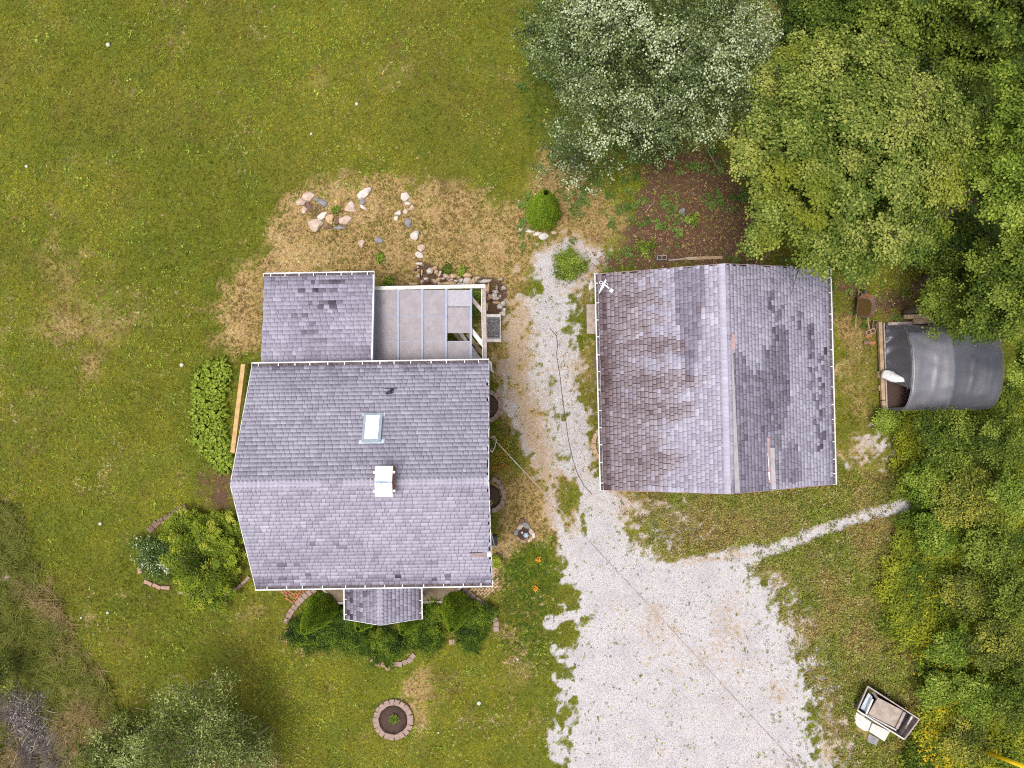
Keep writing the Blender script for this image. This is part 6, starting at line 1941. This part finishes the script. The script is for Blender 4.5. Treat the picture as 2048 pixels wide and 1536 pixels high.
SH = [(1890, 880, 1.5, 75, .9, 'dark', .05, 'dark shrub directly under the south side of the tunnel'), (1990, 880, 1.9, 80, 1.1, 'dark', 0, 'dark shrub at the right edge below the tunnel'), (1850, 960, 1.0, 48, .6, 'light', -.05, 'yellow-green shrub beside the end of the gravel path'),
      (2025, 985, 2.4, 52, 1.0, 'light', .02, 'rounded bright green sapling on the right edge above a dark hollow'), (1930, 990, 1.4, 70, .8, 'dark', .04, 'twiggy dark shrub right of the gravel path end'), (1870, 1060, 1.0, 60, .6, 'light', -.12, 'green shrub just below the tip of the gravel path'),
      (1970, 1090, 1.5, 75, .8, 'dark', .10, 'broad green shrub on the right side, halfway down'), (2030, 1180, 1.8, 65, .9, 'dark', .06, 'dark green shrub on the right edge, lower half'), (1930, 1180, 1.1, 60, .6, 'light', -.12, 'olive shrub with yellow tips left of the right edge'),
      (1990, 1280, 1.4, 75, .8, 'light', -.14, 'wide olive green shrub in the lower right thicket'), (1900, 1290, 1.0, 52, .5, 'light', -.10, 'low yellow-green shrub left in the lower right thicket'), (2035, 1390, 1.7, 65, .9, 'dark', .05, 'dark shrub on the right edge above the yellow guard'),
      (1950, 1390, 1.1, 62, .6, 'light', -.06, 'bright green shrub right of the wooden crate'), (1870, 1375, .8, 40, .4, 'light', -.08, 'small shrub directly right of the crate corner'), (1925, 1480, .9, 55, .5, 'light', -.14, 'olive shrub at the bottom edge left of the yellow guard'), (1770, 842, .4, 20, .25, 'light', .08, 'small round-leaved weed clump at the south west corner of the raised bed')]
for k, (x, y, z_, R0, H_, st_, ti_, lb) in enumerate(SH):
    nb = int(10 + R0 * .2)
    tree('shrub', lb, 'shrub', x, y, z_, R0 * (.86 if k in (1, 5, 6, 8, 9, 10, 12, 14) else 1), H_, 'olive' if k in (4, 8, 9, 14) else st_, nb, 18, 18, .078, rp=.20, seed=60 + k, group=G4, r0=.04, tint=ti_ + .08, nl=8, ratio=.6)
tree('willow_shrub', 'large feathery grey-green willow at the bottom left with pale curling twigs', 'shrub', 395, 1490, 2.4, 152, 1.4, 'willow', 56, 18, 18, .10, rp=.28, seed=90, r0=.06, ratio=.34, bark='twig', nl=40, tint=.05)
tree('willow_shrub', 'smaller olive willow at the bottom edge between rough meadow and the large willow', 'shrub', 235, 1510, 1.4, 85, .8, 'willow', 24, 16, 18, .115, rp=.24, seed=91, r0=.05, ratio=.28, bark='twig', nl=20, tint=-.04)
tree('willow_shrub', 'sparse outer willow sprays reaching right over the front lawn', 'shrub', 510, 1490, 1.5, 60, .7, 'willow', 12, 9, 12, .115, rp=.26, seed=92, r0=.04, ratio=.28, bark='twig', nl=12, tint=.05)
tree('meadow_bush', 'dark leafy bush on the left picture edge in the rough meadow', 'shrub', -2, 1345, .9, 38, .6, 'olive', 10, 12, 14, .07, rp=.2, seed=93, r0=.04, nl=6, tint=-.15)
tw = empty('dead_twigs', PG(400, 1345), 'pale curling dead twigs arching out above the large willow', 'twigs')
for k in range(16):
    r = random.Random(k); a = r.uniform(0, 6.28); x0, y0 = 375 + r.uniform(-35, 60), 1385 + r.uniform(-15, 30)
    L = r.uniform(25, 55); cur = r.uniform(-2.4, 2.4); pts = []
    a = r.uniform(-2.6, -.5); x, y = x0, y0
    for i in range(10):
        pts.append(P(x, y, 1.5 + .9 * math.sin(i / 9 * 2.6))); x += math.cos(a) * L / 9; y += math.sin(a) * L / 9; a += cur / 9
    m = MB(); m.tube(pts, [.012] * 9 + [.004], 4); m.build('twig', M['twig'], tw)
# dead brush pile bottom left
db = empty('brush_pile', PG(60, 1450), 'pile of grey dead leafy brush in the rough meadow at the bottom left', 'brush')
r = np.random.default_rng(5); n = 900
pxs = 58 + r.normal(size=n) * 20; pys = 1440 + r.normal(size=n) * 28
LM['ash'] = leaf_mat('dead_brush_leaf', [(0, (0.07, 0.055, 0.055)), (.5, (0.20, 0.17, 0.18)), (1, (0.42, 0.38, 0.40))], .1, .7)
cen = np.stack([(pxs - 1024) * .0195, (768 - pys) * .0195, .25 + .35 * r.random(n)], 1)
nr = np.array([0, 0, 1.]) + r.normal(size=(n, 3)) * .6; nr /= np.linalg.norm(nr, axis=1)[:, None]
leaves(db, cen, r.normal(size=(n, 3)), nr, r.uniform(.05, .12, n), .3, r.random(n) ** 1.6, 'ash', 'dead_leaves')
m = MB()
for k in range(26):
    a = R_.uniform(0, 3.14); c = P(62 + R_.gauss(0, 22), 1448 + R_.gauss(0, 30), .35); L = R_.uniform(.3, .8)
    d = Vector((math.cos(a), math.sin(a), R_.uniform(-.2, .2))) * L / 2; m.tube([c - d, c + Vector((0, 0, .05)), c + d], .012, 4)
m.build('dead_sticks', M['twig'], db)


# conical evergreens
def cone_tree(px, py, hgt, rpx, label, seed, group, lean=0.0, tint=0.0):
    r = np.random.default_rng(seed)
    b = PG(px, py); R0 = rpx * CAM_H / FPX
    t = empty('conical_evergreen', b, label, 'evergreen', group)
    n = 26000
    u = r.random(n); h = 1 - np.sqrt(1 - u * .995)       # more leaves low on the cone
    ang = r.random(n) * 6.2832
    rad = R0 * (1 - h) ** .72 * np.clip(.45 + h * 4.5, 0, 1) * (1 + .03 * np.sin(ang * 5 + h * 9) + .03 * np.sin(ang * 11 - h * 17)) * r.uniform(.86, 1.03, n)
    c = np.stack([b.x + rad * np.cos(ang), b.y + rad * np.sin(ang), b.z + .06 + h * hgt], 1)
    outw = np.stack([np.cos(ang), np.sin(ang), np.full(n, .85)], 1)
    nr = outw + r.normal(size=(n, 3)) * .40; nr /= np.linalg.norm(nr, axis=1)[:, None]
    dr = np.stack([np.cos(ang) * .3, np.sin(ang) * .3, np.ones(n) * .4], 1) + r.normal(size=(n, 3)) * .8
    ti = .42 + .06 * np.sin(ang * 5 + h * 9) + r.normal(size=n) * .2 + tint
    leaves(t, c, dr, nr, r.uniform(.035, .065, n), .5, ti + .20, 'cedar', 'foliage')
    m = MB(); m.tube([b, b + Vector((0, 0, hgt * .6))], [.06, .015], 7); m.build('trunk', M['bark'], t)
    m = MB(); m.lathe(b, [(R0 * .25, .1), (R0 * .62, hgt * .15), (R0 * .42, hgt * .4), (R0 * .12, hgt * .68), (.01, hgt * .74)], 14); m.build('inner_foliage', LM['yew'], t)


G5 = 'clipped conical evergreens in the south bed'
cone_tree(1084, 432, 3.6, 37, 'lone bright conical evergreen with stones at its foot at the wood edge', 1, 'conical evergreens', tint=.05)
cone_tree(650, 1211, 3.1, 35, 'leftmost conical evergreen of the south bed', 2, G5)
cone_tree(740, 1220, 2.3, 29, 'conical evergreen mostly hidden behind the left side of the porch gable', 3, G5)
cone_tree(825, 1220, 2.7, 30, 'conical evergreen poking out below the right side of the porch gable', 4, G5)
cone_tree(916, 1206, 3.2, 33, 'rightmost conical evergreen of the south bed', 5, G5)
# spreading yews
G6 = 'dark spreading yews in the south bed'
for k, (x, y, R0, ti_, lb) in enumerate(((612, 1265, 42, -.02, 'dark spreading yew at the left end of the south bed'), (660, 1268, 38, 0, 'dark yew right of the leftmost conical evergreen'), (715, 1275, 38, .02, 'dark yew below the left corner of the porch'),
                                         (775, 1292, 40, .04, 'lowest dark yew in the middle of the south bed'), (850, 1268, 42, .03, 'dark yew between the two right conical evergreens'), (940, 1270, 34, .0, 'dark yew right of the rightmost conical evergreen'),
                                         (958, 1232, 34, .08, 'brighter yew filling the right end of the south bed beside the brick edging'), (690, 1235, 26, -.05, 'shaded yew between leftmost evergreen and porch'), (868, 1222, 26, .05, 'small yew by the landing right of the porch'))):
    tree('spreading_yew', lb, 'shrub', x, y, .25, R0 * .95, .32, 'yew', 26, 22, 22, .085, rp=.12, seed=100 + k, group=G6, r0=.04, ratio=.25, tint=ti_ - .17, nl=8, elong=1.6)
# west bed
def juniper(px, py, label, seed, sprays, spread, z0=.25, hgt=1.2, tint=0.0):
    r = np.random.default_rng(seed); b = PG(px, py)
    t = empty('juniper', b, label, 'shrub', 'junipers in the west bed')
    Cs = []; Ds = []; Ns = []; Ts = []
    m = MB()
    for k in range(sprays):
        a = k * 2.39996 + r.normal() * .3; L = spread * (.45 + .6 * r.random()); el = r.uniform(.1, 1.0)
        tip = Vector((math.cos(a) * L, math.sin(a) * L, z0 + hgt * el * (1 - .5 * L / spread)))
        st_ = Vector((0, 0, .15)); mid = st_.lerp(tip, .55) + Vector((0, 0, .25 * L))
        nl = int(230 * L / spread + 90)
        u = r.random(nl) ** .6
        ctr = np.array([[*(st_ * (1 - q) ** 2 + mid * 2 * q * (1 - q) + tip * q * q)] for q in u])
        wdt = .20 * np.sin(np.pi * np.clip(u * .9 + .1, 0, 1)) + .03
        o = np.array([math.cos(a), math.sin(a), 0]); s = np.array([-math.sin(a), math.cos(a), 0]); sg = r.normal(size=nl)
        c = ctr + s * (sg * wdt)[:, None] + np.array([0, 0, 1.]) * (r.normal(size=nl) * .05)[:, None]
        Cs.append(c + np.array(b)); Ds.append(o * .8 + s * (np.sign(sg) * .7)[:, None] + r.normal(size=(nl, 3)) * .3); Ns.append(np.array([0, 0, 1.]) + o * .3 + r.normal(size=(nl, 3)) * .35)
        Ts.append(.12 + .50 * u + r.normal() * .17 + r.normal(size=nl) * .13 - .12 * (np.abs(sg) > 1.3) + tint + .12 * el)
        m.tube([b + st_, b + mid - Vector((0, 0, .08)), b + tip - Vector((0, 0, .06))], [.016, .008, .003], 4)
    N_ = np.concatenate(Ns); N_ /= np.linalg.norm(N_, axis=1)[:, None]; C_ = np.concatenate(Cs)
    leaves(t, C_, np.concatenate(Ds), N_, r.uniform(.05, .12, len(C_)), .38, np.concatenate(Ts), 'juniper', 'foliage')
    m.build('branches', M['bark'], t)


juniper(425, 1110, 'large bright feathery juniper filling the west bed beside the house', 1, 64, 1.60, .3, 1.6)
juniper(385, 1060, 'upper left feathery juniper of the west bed', 2, 30, 1.0, .25, 1.0, .03)
juniper(455, 1060, 'feathery juniper against the house wall at the top of the west bed', 3, 30, 1.0, .3, 1.1, -.05)
juniper(425, 1160, 'lower feathery juniper whose sprays spill over the brick edging', 4, 26, 1.35, .2, .8, .05)
tree('flowering_shrub', 'dark green shrub dotted with tiny white blooms at the left end of the west bed', 'shrub', 315, 1110, .35, 48, .35, 'flower', 26, 22, 20, .055, rp=.16, seed=130, r0=.03, ratio=.7, nl=8)
# east bed shrub and small plants
tree('spirea_shrub', 'rusty and green shrub against the east wall between the two scalloped edgings', 'shrub', 996, 905, .5, 46, .5, 'autumn', 26, 20, 18, .055, rp=.16, seed=131, r0=.03, ratio=.6, nl=8, tint=.0)
tree('garden_weed', 'small yellow-green plant between the house wall and the tan brick path', 'plant', 990, 1122, .3, 12, .2, 'juniper', 8, 12, 12, .05, rp=.1, seed=132, r0=.01, nl=4, tint=.15)
tree('garden_shrub', 'low bright green weedy shrub in the gravel above the west side of the garage', 'shrub', 1137, 530, .25, 34, .25, 'light', 16, 14, 16, .06, rp=.16, seed=133, r0=.02, nl=6, tint=.02)
for k, (x, y, R0, lb) in enumerate(((760, 516, 9, 'bright green rosette weed in the dry grass north of the canopy'), (924, 543, 8, 'small green weed above the rubble row'), (1290, 497, 26, 'low vine patch with round leaves left of the concrete block'), (1385, 440, 16, 'green weed clump below the round grey boulder'),
                                    (955, 590, 14, 'leafy weeds growing up inside the open end of the canopy'), (953, 622, 12, 'dark leafy weeds under the canopy brace'), (895, 538, 9, 'dark green weed in the rubble hollow'), (672, 420, 7, 'small weed between the clustered boulders'), (787, 1437, 6, 'tiny green weed in the centre of the round planter'), (778, 566, 9, 'green weed beside the front beam near the extension'))):
    tree('weed', lb, 'plant', x, y, .15, R0, .15, 'light' if k not in (5, 6) else 'dark', 7, 9, 9, .06, rp=.10, seed=140 + k, r0=.008, nl=4, group='weeds about the garden', tint=.05)
for k, (x, y, lb) in enumerate(((1071, 1175, 'clump of orange flowers on the lawn beside the gravel lot'), (1077, 1118, 'small orange flower clump above the larger one on the lawn'))):
    tree('orange_flower', lb, 'flower', x, y, .08, 7 if k == 0 else 4, .06, 'orange', 5, 6, 5, .05, rp=.08, seed=160 + k, r0=.006, nl=3, group='orange flowers on the lawn')


# hostas
def hosta_mesh(seed):
    r = np.random.default_rng(seed); V = []; Fc = []; T = []
    for k in range(48):
        a = k * 2.39996 + r.normal() * .2; q_ = (k + 1) / 48; L = .125 + .05 * r.random(); w = L * .30
        d = Vector((math.cos(a), math.sin(a), 0)); s = Vector((-d.y, d.x, 0)); st_ = .03 + .27 * q_
        h0 = .30 - .16 * q_ + r.normal() * .015; tl = r.normal() * .12
        i = len(V)
        for u, ww, dz in ((0, .02, 0), (.3, 1, .03), (.65, .85, .01), (1, .03, -.07)):
            c = d * (st_ + L * u) + Vector((0, 0, h0 + dz))
            V += [tuple(c + s * w * ww + Vector((0, 0, .02 * ww + tl * .05))), tuple(c - Vector((0, 0, .012 * ww))), tuple(c - s * w * ww + Vector((0, 0, .02 * ww - tl * .05)))]
        for u in range(3):
            for v in range(2):
                Fc.append((i + u * 3 + v, i + u * 3 + v + 1, i + (u + 1) * 3 + v + 1, i + (u + 1) * 3 + v)); T.append(.42 + r.normal() * .24 + .25 * (1 - q_) + (.06 if v else -.06))
    return np_mesh('leaves', np.array(V), np.array(Fc), LM['hosta'], {'tint': ('FACE', 'FLOAT', np.clip(T, 0, 1))}, True)


hm = [hosta_mesh(k) for k in range(4)]
HP = [(446, 732), (424, 737), (405, 752), (430, 757), (452, 750), (402, 775), (424, 780), (442, 776), (400, 800), (420, 803), (438, 800), (400, 825), (421, 828), (440, 824), (400, 850), (420, 852), (441, 850), (403, 874), (423, 876), (440, 872), (414, 895), (434, 896), (450, 890), (434, 915), (452, 912), (446, 932), (458, 928)]
_row = {}
for k, (x, y) in enumerate(HP):
    row = 'top' if y < 765 else 'upper middle' if y < 815 else 'middle' if y < 865 else 'lower' if y < 905 else 'bottom'
    side = 'left' if x < 412 else 'centre' if x < 433 else 'right'
    _row[side] = _row.get(side, -1) + 1
    place('hosta', hm[k % 4], PG(x, y), None, (0, 0, k * 1.7), (1.0 + .15 * math.sin(k * 3),) * 3, 'light green hosta, %s from the top on the %s side of the hosta row' % (ORD[_row[side]], side), 'hosta', 'hostas in a row left of the house')

# fallen branches
for k, (x0, y0, x1, y1, lb) in enumerate(((1290, 425, 1312, 400, 'thin bare branch lying in the leaf litter under the silvery tree'), (1150, 425, 1170, 430, 'short broken branch in the weeds right of the conical evergreen'), (1155, 400, 1166, 372, 'pale stick leaning below the silvery sapling'),
                                          (1705, 690, 1712, 686, 'short pale stick on the gravelly ground below the wheelbarrow'), (1880, 598, 1905, 603, 'pale thin branch across the small tree by the timbers'))):
    zz = .05 if k != 4 else 3.4
    m = MB(); a, b = P(x0, y0, zz), P(x1, y1, zz); m.tube([a, a.lerp(b, .5) + Vector((.02, .03, .03)), b], [.018, .014, .008], 5); m.build('fallen_branch', M['twig'], None, lb, 'branch')
